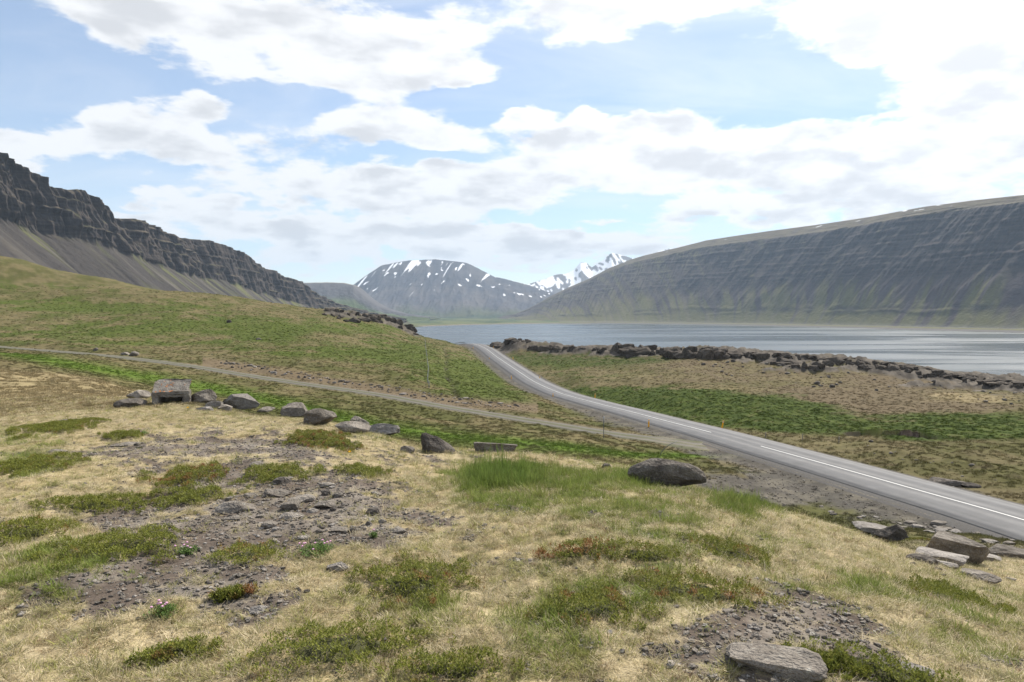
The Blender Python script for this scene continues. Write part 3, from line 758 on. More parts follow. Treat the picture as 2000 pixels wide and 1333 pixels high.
# ---- the long mountain across the fjord
def build_right():
    rowsd = [((3200,300,1400),(1760,700)),((2600,325,2050),(1790,1650)),((2300,345,2500),(1745,2150)),((2000,381,3000),(1640,2700)),((1900,392,3300),(1570,3000)),((1800,405,3600),(1490,3270)),((1700,424,4000),(1400,3560)),((1600,439,4400),(1290,3830)),((1500,452,4750),(1160,4050)),
      ((1430,462,5000),(1030,4200)),((1380,470,5200),(920,4290)),((1320,485,5400),(800,4370)),((1260,499,5650),(660,4460)),((1230,508,5800),(590,4520)),((1190,524,6000),(480,4640)),((1150,545,6200),(380,4820)),((1110,562,6380),(290,5020)),((1075,579,6500),(200,5250)),((1040,599,6650),(80,5550)),((1010,612,6750),(-20,5850)),((960,618,6900),(-200,6200))]
    C = poly_pts([r[0] for r in rowsd]); Fo = np.array([[*r[1], -58.0] for r in rowsd])
    key = np.concatenate([[0], np.cumsum(np.linalg.norm(np.diff(C[:, :2], axis=0), axis=1))])
    pk = np.array([-r[0][0] for r in rowsd], float)
    t = np.concatenate([np.linspace(-3200, -2080, 60)[:-1], np.linspace(-2080, -960, 700)])
    K = np.stack([np.interp(t, pk, C[:, i]) for i in range(3)], 1); B = np.stack([np.interp(t, pk, Fo[:, i]) for i in range(3)], 1)
    ks = np.hanning(41); ks /= ks.sum()
    for Q in (K, B):
        for i in (0, 1): Q[:, i] = np.convolve(np.pad(Q[:, i], 20, 'reflect', reflect_type='odd'), ks, 'valid')
    nu = len(t)
    arc = np.concatenate([[0], np.cumsum(np.linalg.norm(np.diff(K[:, :2], axis=0), axis=1))])
    v = rows([14, 200, 26, 8]); nv = len(v)
    P = np.empty((nu, nv, 3))
    out2 = K[:, :2] - B[:, :2]; out2 /= np.linalg.norm(out2, axis=1, keepdims=True)
    far = sstep(1300, 4200, arc)                                     # away from the eye the cliffs give way to slopes
    q0 = v[:, None]
    edge = lerp(.94, .87, sstep(500, 3500, arc))                      # height of the cliff edge
    erun = lerp(.90, .80, sstep(500, 3500, arc))
    wl = .5 * noise2(arc / 700, arc * 0, 301)
    for j, s in enumerate(v):
        if s <= 1:      # shore terrace
            P[:, j, :2] = B[:, :2] - out2 * ((1 - s) * 130 - 60)[..., None] if np.ndim(s) else B[:, :2] - out2 * ((1 - s) * 130 - 60)
            P[:, j, 2] = lerp(-64.0, -50.0, s ** .6)
        elif s <= 2:    # scree, then stepped lava flows
            q = s - 1; B1 = B[:, :2] + out2 * 60
            zq = lerp(-50.0, lerp(B[:, 2], K[:, 2], edge), q)
            LZ = 38.0; z1 = lerp(B[:, 2], K[:, 2], edge); ph = .25 * wl + arc * .0001 + .45 * noise2(arc / 240, zq / 90, 306); a = zq / LZ + ph; k = np.floor(a); f = a - k
            hq = np.clip(((k + sstep(.55, 1.0, f) - ph) * LZ + 50.0) / (z1 + 50.0), 0, 1)
            hq = lerp(hq, q, np.clip(.55 + 2.4 * noise2(arc / 300, arc * 0 + q * 13, 304) + 1.2 * noise2(arc / 70, arc * 0 + q * 9, 305), 0, 1))
            stepy = sstep(.36, .58, q) * lerp(.40, .18, far) + .25 * np.exp(-((q - .14) / .05) ** 2)
            hl = q ** .92
            h = lerp(hl, hq ** .92, np.clip(stepy, 0, 1)); h = lerp(h, q, sstep(.95, 1, q))
            P[:, j, :2] = lerp(B1, lerp(B[:, :2], K[:, :2], erun[:, None]), h[:, None]); P[:, j, 2] = zq
        elif s <= 3:    # gentle moor up to the skyline
            q = s - 2
            P[:, j, :2] = lerp(B[:, :2], K[:, :2], lerp(erun, 1.0, q)[:, None]); P[:, j, 2] = lerp(lerp(B[:, 2], K[:, 2], edge), K[:, 2], q ** .8)
        else:
            q = s - 3
            P[:, j, :2] = K[:, :2] + out2 * (q * 700); P[:, j, 2] = K[:, 2] - 260 * q * q
    S = np.broadcast_to(v[None, :], (nu, nv)); A = np.broadcast_to(arc[:, None], (nu, nv)); zz = P[..., 2]
    face = sstep(1.05, 1.4, S) * (1 - sstep(2.0, 2.2, S))
    big = ridged2(A / 340 + S * .7, S * .7, 3, 311); mid = ridged2(A / 110 + S * 1.1, S * 1.2, 3, 321); sml = ridged2(A / 30, S * 2.5, 3, 331)
    push = face * (85 * (big - .5) + 38 * (mid - .45) * (1.2 - .6 * sstep(1.3, 1.6, S)) + 25 * (sml - .4) * sstep(1.15, 1.45, S))
    P[..., :2] -= out2[:, None, :] * push[..., None]
    P[..., 2] += sstep(1.0, 1.2, S) * (1 - sstep(1.5, 1.8, S)) * (7 * noise2(A / 75 + S, S * 1.5, 341) + 4 * noise2(A / 26 + S * 2, S * 2, 342))
    P[..., 2] += sstep(2.0, 2.3, S) * (1 - sstep(2.8, 3.0, S)) * 5 * noise2(A / 120, S * 6, 343)
    nz = np.abs(grid_normals(P)[..., 2])
    rock = np.array([.020, .017, .017]); rockl = np.array([.062, .049, .044]); scree = np.array([.064, .050, .049]); gr = np.array([.115, .108, .040]); tan = np.array([.17, .142, .09])
    # lava flows as rock, ledges and scree between
    c = lerp(rock, rockl, sstep(-.3, .5, 1.2 * noise2(A / 500, zz / 9, 350) + noise2(A / 60, zz / 12, 351) + .5 * noise2(A / 16, zz / 5, 352))[..., None] * .6)
    led = .75 * sstep(.66, .9, nz + .10 * noise2(A / 30, zz / 9, 353))
    warp = A - (S - 1) * 700 * far[:, None] + 40 * noise2(S * 4, A / 200, 354)
    st = noise2(warp / 70, S * 1.2, 355) + .6 * noise2(warp / 22, S * 2.2, 356) + .4 * noise2(warp / 300, S * 1.1, 357)
    low = 1 - sstep(1.0, 1.55, S)
    sl = lerp(scree, gr, sstep(-.05, .5, st + .60 * low - .16 + .16 * far[:, None])[..., None])
    sl = lerp(sl, tan * .9, (sstep(.1, .7, noise2(warp / 50, S * 2, 358) + .3 * far[:, None]) * .45)[..., None])
    c = lerp(c, sl, np.maximum(led, (1 - sstep(1.30, 1.5, S)) * (1 - .85 * np.exp(-((S - 1.14) / .03) ** 2) * sstep(.0, .35, noise2(A / 260, S * 0 + 1, 359) + .15)))[..., None])
    moor = sstep(1.985, 2.05, S); c = lerp(c, lerp(tan * .7, rockl, sstep(-.1, .5, noise2(A / 90, S * 9, 360))[..., None] * .8), moor[..., None])
    # road and beach terrace at the foot
    ter = 1 - sstep(.9, 1.02, S); c = lerp(c, lerp(np.array([.12, .11, .10]), gr, sstep(.45, .75, S + .2 * noise2(A / 80, S, 362))[..., None]), ter[..., None])
    c = lerp(c, np.array([.20, .19, .175]), (np.exp(-((S - .98) / .03) ** 2) * .9)[..., None])
    snow = sstep(.42, .5, noise2(A / 110 + 3, S * 5, 363) + .12 * noise2(A / 30, S * 14, 364)) * sstep(2.45, 2.7, S) * (1 - sstep(3.0, 3.2, S))
    c = lerp(c, np.array([.8, .82, .85]), snow[..., None])
    V = P.copy(); V[..., 2] += CAM_Z
    me = mesh_np('fjord_mountain', V.reshape(-1, 3), grid_faces(nu, nv)[:, ::-1])
    add_color(me, 'cover', c.reshape(-1, 3))
    tag(link('fjord_mountain', me, M_ROCKFAR), 'long flat topped mountain with lava bands across the fjord', None, None, 'structure')
build_right()

# ---- mountains at the head of the fjord
def far_sheet(name, label, crest, foot_y, foot_z, nu, nv, gully, gamp, colour, mat, profile=1.0, back=900, wide=1.0, flat=0.0):
    C = poly_pts(crest); pk = np.array([c[0] for c in crest], float)
    t = np.linspace(pk[0], pk[-1], nu)
    K = np.stack([np.interp(t, pk, C[:, i]) for i in range(3)], 1)
    K[:, 2] += np.abs(K[:, 2]) * .006 * fbm2(t / 9, t * 0, 3, 401)
    F = K.copy(); F[:, 1] = foot_y + 120 * noise2(t / 60, t * 0, 402); F[:, 0] = K[:, 0] * F[:, 1] / K[:, 1] * wide; F[:, 2] = foot_z
    v = np.concatenate([np.linspace(0, 1, nv), 1 + np.linspace(.1, 1, 12)]); n2 = len(v)
    P = np.empty((nu, n2, 3))
    for j, s in enumerate(v):
        if s <= 1:
            hz = lerp(s ** profile, np.clip(sstep(0, 1, s), 0, 1), flat)
            P[:, j, :2] = lerp(F[:, :2], K[:, :2], s); P[:, j, 2] = lerp(F[:, 2], K[:, 2], hz)
        else:
            P[:, j, :2] = K[:, :2]; P[:, j, 1] += (s - 1) * back; P[:, j, 2] = K[:, 2] - (s - 1) ** 2 * .4 * (K[:, 2] + 60)
    X = P[..., 0]; S = np.broadcast_to(v[None, :], (nu, n2)); Z = P[..., 2]
    m = np.sin(np.clip(S, 0, 1) * math.pi) ** .7
    P[..., 2] += m * gamp * (ridged2(X / gully, S * 1.4, 4, 411) - .3)
    c = colour(X, S, P[..., 2], np.abs(grid_normals(P)[..., 2]))
    V = P.copy(); V[..., 2] += CAM_Z
    me = mesh_np(name, V.reshape(-1, 3), grid_faces(nu, n2)); add_color(me, 'cover', c.reshape(-1, 3))
    tag(link(name, me, mat), label, None, None, 'structure')

SNOWC = np.array([.86, .87, .9])
SNOWPX = [((560-560)/1, 0, 0)]
def col_snow(X, S, Z, nz):
    rock = np.array([.062, .062, .072]); brown = np.array([.10, .092, .092]); gr = np.array([.09, .105, .04])
    c = lerp(rock, brown, sstep(-.4, .5, noise2(X / 260, S * 5, 421) + .6 * noise2(X / 90, S * 12, 422))[..., None])
    band = sstep(.1, .5, noise2(X / 900, Z / 26, 423)); c = lerp(c, rock * .75, (band * .5 * sstep(.45, .6, S))[..., None])
    low = 1 - sstep(.12, .36, S + .12 * noise2(X / 200, S * 3, 424)); c = lerp(c, gr * .8, (low * .75)[..., None])
    wood = sstep(.05, .25, noise2(X / 320, S * 14, 425) + .2) * (1 - sstep(.10, .2, S)); c = lerp(c, np.array([.035, .055, .03]), (wood * .8)[..., None])
    # snow lies in gullies running down from the rim
    g = .8 * noise2(X / 120 - 2.2 * S, S * 1.2, 426) + .75 * noise2(X / 42 - 5 * S, S * 1.6, 427)
    left = np.exp(-((X + 1250) / 300) ** 2) * sstep(.80, .95, S)
    s = sstep(.31, .41, g - .30 * (1 - sstep(.50, .85, S)) + .50 * left - .15 * sstep(.95, 1.0, S))
    s = np.maximum(s, sstep(.40, .44, noise2(X / 60, S * 14, 428) + .15 * noise2(X / 20, S * 30, 429)) * sstep(.5, .62, S))
    return lerp(c, SNOWC, (s * sstep(.42, .5, S) * (1 - sstep(.985, 1.0, S) * .6))[..., None])
far_sheet('snow_mountain', 'flat topped mountain with snow streaks at the head of the fjord',
  [(560,612,8300),(620,585,8400),(660,570,8500),(690,557,8600),(705,546,8650),(722,534,8700),(745,519,8750),(775,513,8800),(800,509,8800),(850,507,8800),(890,511,8750),(912,514,8750),(935,525,8700),(965,541,8650),(985,545,8600),(1000,549,8550),(1035,558,8500),(1075,572,8400),(1130,590,8300),(1200,605,8200)],
  6300, -50, 520, 190, 330, 85, col_snow, M_FAR, 1.55, 1500, 1.0, .1)
def col_plateau(X, S, Z, nz):
    rock = np.array([.10, .095, .095]); tan = np.array([.2, .175, .13]); gr = np.array([.10, .125, .05])
    c = lerp(gr, rock, sstep(.45, .62, S + .05 * noise2(X / 100, S * 4, 431))[..., None])
    c = lerp(c, tan, (sstep(.93, 1.0, S + .02 * noise2(X / 80, S * 4, 432)) * sstep(215, 245, Z))[..., None])
    return lerp(c, gr * .8, (sstep(.1, .4, noise2(X / 120, S * 5, 433)) * (1 - sstep(.4, .55, S)))[..., None])
far_sheet('plateau_mountain', 'low dark tableland left of the snow streaked mountain',
  [(430,548,5600),(520,552,5600),(590,553,5600),(640,552,5550),(672,553,5500),(690,557,5450),(700,568,5400),(715,582,5300),(740,598,5200),(780,611,5100),(840,621,5000)],
  4900, -50, 260, 120, 180, 22, col_plateau, M_FAR, 1.0, 800, 1.0, .4)
def col_peak(X, S, Z, nz):
    rock = np.array([.13, .12, .12]); c = np.broadcast_to(rock, X.shape + (3,)).copy()
    s = sstep(-.02, .06, noise2(X / 150 + S, S * 3, 441) + .8 * noise2(X / 50 + 2 * S, S * 7, 442) + .06 - .8 * (1 - sstep(.2, .6, S)))
    return lerp(c, SNOWC, s[..., None])
far_sheet('snow_peaks', 'distant snow covered peaks behind the long mountain',
  [(960,580,11500),(1030,556,11700),(1065,545,11800),(1085,537,11900),(1105,535,11900),(1122,527,11950),(1134,513,12000),(1146,514,12000),(1156,523,12000),(1175,510,12000),(1195,494,12000),(1215,499,12000),(1240,506,12000),(1270,497,12000),(1300,487,12000),(1330,484,12000),(1400,500,12000),(1500,520,12000)],
  9500, -20, 330, 120, 420, 34, col_peak, M_FAR, 1.1, 1500)

def build_valley():
    nx, ny = 150, 150
    u = np.linspace(0, 1, nx); w = np.linspace(0, 1, ny) 
    X = np.empty((nx, ny)); Y = np.empty((nx, ny))
    for i, a in enumerate(u):
        y0 = np.interp(a, [0, .2, .35, .5, .75, 1], [2900, 3250, 3900, 4380, 4560, 4500]) + 40 * math.sin(a * 23)
        x = lerp(-900, 900, a)
        Y[i] = y0 + w ** 1.4 * (7200 - y0); X[i] = x * (1 + .5 * w)
    Z = -61.5 + 5.5 * sstep(0, .05, w)[None, :] + 26 * w[None, :] ** 1.5 + 3 * noise2(X / 160, Y / 160, 451) * sstep(.05, .2, w)[None, :]
    lump = sstep(.05, .3, noise2(X / 220, Y / 220, 452)) * sstep(.06, .15, w)[None, :]
    Z += 5 * lump * (1 + noise2(X / 18, Y / 18, 453))
    c = lerp(np.array([.17, .14, .10]), np.array([.105, .115, .045]), sstep(.02, .10, w[None, :] + .04 * noise2(X / 120, Y / 120, 454))[..., None])
    c = lerp(c, np.array([.04, .065, .03]), (lump * .9)[..., None])
    V = np.stack([X, Y, Z + CAM_Z], -1)
    me = mesh_np('valley_floor', V.reshape(-1, 3), grid_faces(nx, ny)); add_color(me, 'cover', c.reshape(-1, 3))
    tag(link('valley_floor', me, M_FAR), 'flat valley floor with woods at the head of the fjord', None, None, 'structure')
build_valley()

# ------------------------------------------------------------------ rocks
def mat_rock(name, base, light, lichen=.25, orange=0.0):
    m, b, pr, out = new_mat(name)
    tc = b.node('ShaderNodeTexCoord'); oi = b.node('ShaderNodeObjectInfo')
    pos = b.node('ShaderNodeNewGeometry').outputs['Position']
    n = b.noise(pos, 3.5, 5, .62); n2 = b.noise(pos, 28, 4, .65)
    col = b.mix(b.maprange(n, .35, .68), (*base, 1), (*light, 1))
    sp = b.maprange(n2, .58, .68)
    col = b.mix(b.math('MULTIPLY', sp, lichen), col, (.36, .35, .31, 1))
    dk = b.maprange(b.noise(pos, 60, 3, .6), .30, .45, 1.0, 0.0)
    col = b.mix(b.math('MULTIPLY', dk, .6), col, (.045, .042, .04, 1))
    if orange:
        o = b.maprange(b.noise(pos, 9, 3, .6), .63, .66)
        nz = b.node('ShaderNodeSeparateXYZ'); b.put(nz.inputs[0], b.node('ShaderNodeNewGeometry').outputs['Normal'])
        col = b.mix(b.math('MULTIPLY', b.math('MULTIPLY', o, orange), b.maprange(nz.outputs[2], .4, .7)), col, (.50, .16, .02, 1))
    f = b.math('MULTIPLY_ADD', oi.outputs['Random'], .45, .78)
    b.put(pr.inputs['Base Color'], scale_col(b, col, f)); pr.inputs['Roughness'].default_value = .92
    b.put(pr.inputs['Normal'], bump(b, b.noise(pos, 40, 4, .65), .55, .015, bump(b, b.noise(pos, 5, 5, .65), .8, .12)))
    return m
M_BOULDER = mat_rock('boulder_stone', (.135, .118, .10), (.26, .232, .20), .55)
M_DARK = mat_rock('dark_basalt', (.078, .068, .06), (.16, .142, .122), .35)
M_RIDGE = mat_rock('ridge_basalt', (.058, .049, .042), (.125, .107, .088), .3)
M_PALE = mat_rock('pale_stone', (.20, .18, .16), (.30, .275, .25), .4)
M_CONC = mat_rock('old_concrete', (.18, .16, .14), (.30, .275, .24), .6, 1.0)

def rock_verts(seed, sub=3, planes=9, rough=.05, tilt=0.0, blocky=0.0, peak=0.0):
    bm = bmesh.new(); bmesh.ops.create_icosphere(bm, subdivisions=sub, radius=1.0)
    V = np.array([v.co[:] for v in bm.verts]); F = np.array([[v.index for v in f.verts] for f in bm.faces]); bm.free()
    rg = np.random.default_rng(seed)
    if blocky:
        for ax in range(3):
            for s in (-1, 1):
                n = np.zeros(3); n[ax] = s; n += rg.normal(0, .14, 3); n /= np.linalg.norm(n)
                d = rg.uniform(.52, .66) / blocky ** .5; V -= np.maximum(0, V @ n - d)[:, None] * n
    for _ in range(planes + 5):
        n = rg.normal(0, 1, 3); n /= np.linalg.norm(n); d = rg.uniform(.5, .85)
        V -= np.maximum(0, V @ n - d)[:, None] * n
    s = seed * 3.17
    nrm = V / (np.linalg.norm(V, axis=1, keepdims=True) + 1e-9)
    V = V + nrm * (rough * (1.6 * noise3(V[:, 0] * 1.7 + s, V[:, 1] * 1.7, V[:, 2] * 1.7, 3) + .9 * noise3(V[:, 0] * 4 + s, V[:, 1] * 4, V[:, 2] * 4, 5) + .5 * noise3(V[:, 0] * 9 + s, V[:, 1] * 9, V[:, 2] * 9, 7)))[:, None]
    if peak: V[:, :2] *= 1 - .82 * abs(peak) * np.clip((V[:, 2:3] + .55) / 1.55, 0, 1); V[:, 0] -= peak * .42 * np.clip(V[:, 2] + .5, 0, 2)
    c, q = math.cos(tilt), math.sin(tilt)
    V = np.stack([V[:, 0] * c - V[:, 2] * q, V[:, 1], V[:, 0] * q + V[:, 2] * c], 1)
    lo, hi = V.min(0), V.max(0)
    V = (V - (lo + hi) / 2) / (hi - lo); V[:, 2] += .5
    return V, F
_rock_cache = {}
def rock_mesh(key, mat, name='rock'):
    k = (key, mat.name)
    if k not in _rock_cache:
        V, F = rock_verts(*key); me = mesh_np(name, V, F, False); me.materials.append(mat); _rock_cache[k] = me
    return _rock_cache[k]

def put_rock(name, px, py, w, h, key, mat, depth=.8, parent=None, sink=.30, yaw=0.0, pos=None):
    """a stone whose front foot is seen at the pixel; w, h in photograph pixels"""
    p = hit(px, py) if pos is None else pos
    d = p[1]; W = w * d / F_PX
    h = max(.62 * h, h - .5 * W * depth * abs(p[2]) / d ** 2 * F_PX); Hh = h * d / F_PX
    dirn = np.array([p[0], p[1]]) / math.hypot(p[0], p[1])
    c = p[:2] + dirn * W * depth * .38
    o = bpy.data.objects.new(name, rock_mesh(key, mat, name)); COL.objects.link(o)
    o.location = (c[0], c[1], p[2] + CAM_Z - Hh * sink); o.scale = (W * 1.04, W * depth, Hh * (1 + sink))
    o.rotation_euler = (0, 0, -math.atan2(p[0], p[1]) + yaw)
    if parent is not None:
        o.parent = parent; o.matrix_parent_inverse = parent.matrix_basis.inverted()
    return o

BOULDERS = [
 # px, py, w, h, key(seed, sub, planes, rough, tilt, blocky, peak), material, depth, label
 (577,815,54,30,(11,4,7,.05,.35,1.0),M_BOULDER,.7,'angular grey boulder at the left end of the row of boulders'),
 (626,832,62,36,(12,4,6,.07,-.45,0),M_BOULDER,.8,'rounded speckled boulder with a sloping right side, second in the row'),
 (700,838,42,28,(13,4,4,.08,0,0),M_BOULDER,.8,'small round boulder behind the low slab in the row'),
 (690,846,68,24,(14,4,6,.06,-.35,0),M_BOULDER,.5,'low slanting slab leaning against a round boulder'),
 (748,847,66,22,(15,4,5,.07,-.08,0),M_PALE,.7,'flat pale boulder right of the slanting slab'),
 (856,884,68,42,(16,4,5,.06,.0,0,.8),M_DARK,.7,'dark pointed boulder standing alone at the edge of the knoll'),
 (968,886,84,24,(17,4,7,.05,-.05,1.0),M_BOULDER,.4,'long low flat boulder half sunk in dry grass'),
 (796,884,28,14,(18,3,5,.06,0,0),M_BOULDER,.8,'small grey stone left of the dark pointed boulder'),
 (1184,916,18,11,(19,3,6,.05,0,0),M_BOULDER,.8,'small stone left of the large half round boulder'),
 (1302,952,148,62,(20,4,4,.06,-.5,0),M_DARK,.45,'large dark half round boulder beside the green grass'),
 (1738,1066,66,48,(21,4,6,.06,-.5,0),M_DARK,.7,'dark steep boulder at the edge of the knoll below the road'),
 (1704,1040,74,18,(22,4,7,.05,-.05,1.0),M_PALE,.6,'flat pale slab behind the dark steep boulder'),
 (1866,1100,112,62,(23,4,9,.05,-.28,1.0),M_BOULDER,.6,'large broken block of rock with sharp edges near the road'),
 (1838,1100,90,26,(24,4,8,.04,-.22,1.0),M_PALE,.6,'slanting pale slab in front of the large broken block'),
 (1800,1102,54,22,(25,4,8,.06,-.15,0),M_DARK,.7,'dark low stone left of the slanting pale slab'),
 (1918,1098,62,20,(26,4,8,.05,-.15,1.0),M_PALE,.8,'broad pale stone right of the large broken block'),
 (1972,1092,76,26,(27,4,8,.05,-.1,1.0),M_BOULDER,.7,'flat topped rock at the right edge of the picture'),
 (1915,1138,66,24,(28,4,8,.06,-.1,0),M_BOULDER,.7,'lowest dark rock below the large broken block'),
 (1850,1112,40,16,(29,3,8,.05,.1,0),M_PALE,.7,'small pale stone below the slanting slab'),
 (474,799,62,32,(30,4,7,.05,-.35,1.0),M_PALE,.7,'pale grey boulder with a steep right side right of the ruin'),
 (458,797,52,20,(31,4,7,.05,0,1.0),M_DARK,.4,'dark low block in front of the pale grey boulder'),
 (438,805,30,15,(32,3,8,.04,-.4,1.0),M_BOULDER,.6,'small tilted slab between the ruin and the pale boulder'),
 (520,805,34,11,(33,3,6,.06,0,0),M_BOULDER,.7,'low broken stone left of the row of boulders'),
 (255,798,58,21,(34,4,6,.07,-.1,0),M_DARK,.7,'dark rough rock in front of the ruin at its left'),
 (272,781,44,20,(35,4,6,.06,0,0),M_BOULDER,.7,'rounded rock against the left side of the ruin'),
 (398,790,48,30,(36,4,9,.09,-.4,0),M_BOULDER,.6,'jagged lump of rubble against the right side of the ruin'),
 (418,800,34,18,(37,3,9,.09,-.2,0),M_PALE,.6,'pale rubble at the right foot of the ruin'),
 (400,803,32,9,(38,3,4,.06,0,0),M_PALE,.7,'small flat pale stone in the grass in front of the ruin'),
 (1512,1318,190,42,(39,4,9,.06,-.10,1.0),M_BOULDER,.62,'broad flat slab of rock at the bottom edge of the picture'),
 (1695,1302,32,22,(40,4,8,.05,-.3,1.0),M_BOULDER,.7,'small angular stone beside the moss at the bottom right'),
 (1762,1316,110,18,(41,4,7,.05,-.03,1.0),M_PALE,.4,'flat pale stone half covered by crowberry at the bottom right'),
 (1850,948,62,13,(42,3,7,.06,-.1,1.0),M_DARK,.4,'dark flat rock on the far side of the road'),
 (1896,953,34,11,(43,3,7,.06,-.2,0),M_DARK,.6,'small dark rock on the far side of the road'),
 (187,686,9,7,(44,3,6,.06,0,0),M_BOULDER,.8,'lone pale boulder beside the upper end of the track'),
 (262,696,18,10,(45,3,6,.06,0,0),M_BOULDER,.8,'larger of two grey boulders above the track on the left'),
 (244,694,16,6,(46,3,6,.06,0,0),M_BOULDER,.8,'flatter of two grey boulders above the track on the left'),
 (448,631,10,6,(47,3,6,.06,0,0),M_DARK,.8,'dark boulder high on the left hillside'),
 (505,665,10,5,(48,3,6,.06,0,0),M_BOULDER,.8,'grey boulder in the green patch of the left hillside'),
 (130,828,44,9,(49,3,6,.06,0,1.0),M_DARK,.5,'flat dark stone in the dry grass at the far left'),
 # the stony patch
 (462,1002,76,26,(50,4,4,.06,-.15,0),M_BOULDER,.7,'largest flat stone at the left of the stony patch'),
 (568,998,37,22,(51,4,8,.04,.1,1.0),M_DARK,.8,'dark cube like stone in the middle of the stony patch'),
 (542,972,58,18,(52,4,6,.06,0,0),M_BOULDER,.8,'broad flat stone at the back of the stony patch'),
 (588,984,54,18,(53,4,6,.06,0,0),M_BOULDER,.7,'flat stone behind the dark cube like stone'),
 (636,994,42,18,(54,4,7,.05,0,0),M_BOULDER,.8,'grey stone right of the dark cube like stone'),
 (638,968,20,12,(55,3,7,.05,.2,1.0),M_DARK,.8,'small dark wedge at the back right of the stony patch'),
 (660,972,22,11,(56,3,7,.05,0,0),M_DARK,.8,'dark stone at the back right corner of the stony patch'),
 (570,1016,48,18,(57,4,6,.06,-.1,0),M_BOULDER,.8,'rounded stone in front of the dark cube like stone'),
 (526,1032,32,14,(58,3,6,.06,0,0),M_BOULDER,.8,'tilted stone at the front left of the stony patch'),
 (452,1018,36,13,(59,3,6,.06,0,0),M_BOULDER,.8,'stone below the largest flat stone of the stony patch'),
 (728,1006,30,15,(60,3,8,.05,0,1.0),M_DARK,.8,'angular stone alone at the right of the stony patch'),
 (610,1002,24,9,(61,3,5,.05,0,0),M_PALE,.8,'small pale oval stone below the grey stone'),
 (662,1042,34,12,(62,3,7,.05,.1,1.0),M_BOULDER,.8,'flat stone at the front of the stony patch'),
 (688,1043,18,13,(63,3,7,.05,0,0),M_DARK,.8,'small stone right of the front flat stone'),
 (778,1042,30,12,(64,3,7,.05,0,0),M_BOULDER,.8,'flat stone at the right front of the stony patch'),
 (550,947,42,16,(65,4,7,.06,.1,0),M_DARK,.7,'dark stone under the moss at the back of the stony patch'),
 (636,952,26,10,(66,3,6,.05,-.3,0),M_BOULDER,.7,'thin tilted stone behind the stony patch'),
 (504,914,34,14,(67,3,6,.05,0,0),M_BOULDER,.8,'grey stone among the moss behind the stony patch'),
 (492,972,30,10,(68,3,6,.05,0,0),M_BOULDER,.8,'low stone at the back left of the stony patch'),
 (662,1117,46,20,(69,4,7,.05,.35,1.0),M_PALE,.5,'slanted pale stone alone in the dry grass'),
 (505,1200,36,18,(70,4,7,.05,0,0),M_PALE,.8,'pale stone in the lower left grass'),
 (250,872,60,9,(71,3,5,.06,0,0),M_BOULDER,.6,'flat stone in the bare ground on the left'),
 (110,886,40,9,(72,3,5,.06,0,0),M_BOULDER,.6,'low stone near the left edge of the bare ground'),
 (1556,1140,34,9,(73,3,5,.06,0,0),M_BOULDER,.6,'low stone in the grass on the right'),
 (592,1056,24,10,(74,3,6,.05,0,0),M_BOULDER,.8,'lowest stone in front of the stony patch'),
]
FEET = []
for px, py, w, h, key, mat, dp, lab in BOULDERS:
    key = tuple(key) + (0,) * (7 - len(key))
    o = put_rock('boulder' if w > 25 or py < 700 else 'stone', px, py, w, h, key, mat, dp)
    tag(o, lab, 'boulder' if w > 25 or py < 700 else 'stone')
    if o.location.y < 24: FEET.append((tuple(o.location), o.scale[0]))

KEYS3 = [(100 + i, 3, 8, .06, 0, 1.0 if i % 2 else 0, 0) for i in range(8)]
KEYS2 = [(120 + i, 2, 7, .05, 0, 1.0 if i % 3 == 0 else 0, 0) for i in range(8)]
KEYSR = [(140 + i, 3, 9, .17, (-.2, .15, 0, .3)[i % 4], .8 if i % 3 else 0, .25 if i % 4 == 0 else 0) for i in range(12)]
rr = random.Random(5)

def scatter(n, poly, wr, name, label, group, mats, cat='stone', hr=(.35, .6), keys=KEYS2):
    """loose stones inside a photograph polygon"""
    xs = [p[0] for p in poly]; ysx = [p[1] for p in poly]
    k = 0; guard = 0
    while k < n and guard < n * 40:
        guard += 1
        px = rr.uniform(min(xs), max(xs)); py = rr.uniform(min(ysx), max(ysx))
        inside = False; j = len(poly) - 1
        for i in range(len(poly)):
            if (poly[i][1] > py) != (poly[j][1] > py) and px < (poly[j][0] - poly[i][0]) * (py - poly[i][1]) / (poly[j][1] - poly[i][1]) + poly[i][0]: inside = not inside
            j = i
        if not inside: continue
        p = hit(px, py)
        if abs(road_off(p[0], p[1])[0]) < ROAD_HALF + .6 and p[1] < 390: continue
        w = wr[0] + (wr[1] - wr[0]) * rr.random() ** 2.2
        o = put_rock(name, px, py, w, w * rr.uniform(*hr), rr.choice(keys), rr.choice(mats), rr.uniform(.6, 1.0), None, .35, rr.uniform(-.8, .8), p)
        tag(o, label, cat, group); k += 1
scatter(92, [(395,985),(500,935),(700,930),(800,1000),(800,1050),(640,1065),(480,1050),(400,1020)], (6, 17), 'stone', 'one of many small loose stones lying in the stony patch', 'small stones of the stony patch', [M_BOULDER, M_BOULDER, M_DARK, M_PALE])
scatter(14, [(260,985),(420,990),(430,1040),(300,1050)], (5, 10), 'stone', 'small stone in the gravel left of the stony patch', 'stones in the gravel left of the stony patch', [M_BOULDER, M_DARK])
scatter(14, [(230,1120),(380,1100),(420,1160),(260,1190)], (5, 11), 'stone', 'small stone in the bare earth on the lower left', 'stones in the bare earth on the lower left', [M_BOULDER, M_DARK])
scatter(12, [(1440,1180),(1640,1180),(1660,1260),(1500,1260)], (5, 12), 'stone', 'small stone in the bare earth on the lower right', 'stones in the bare earth on the lower right', [M_BOULDER, M_DARK])
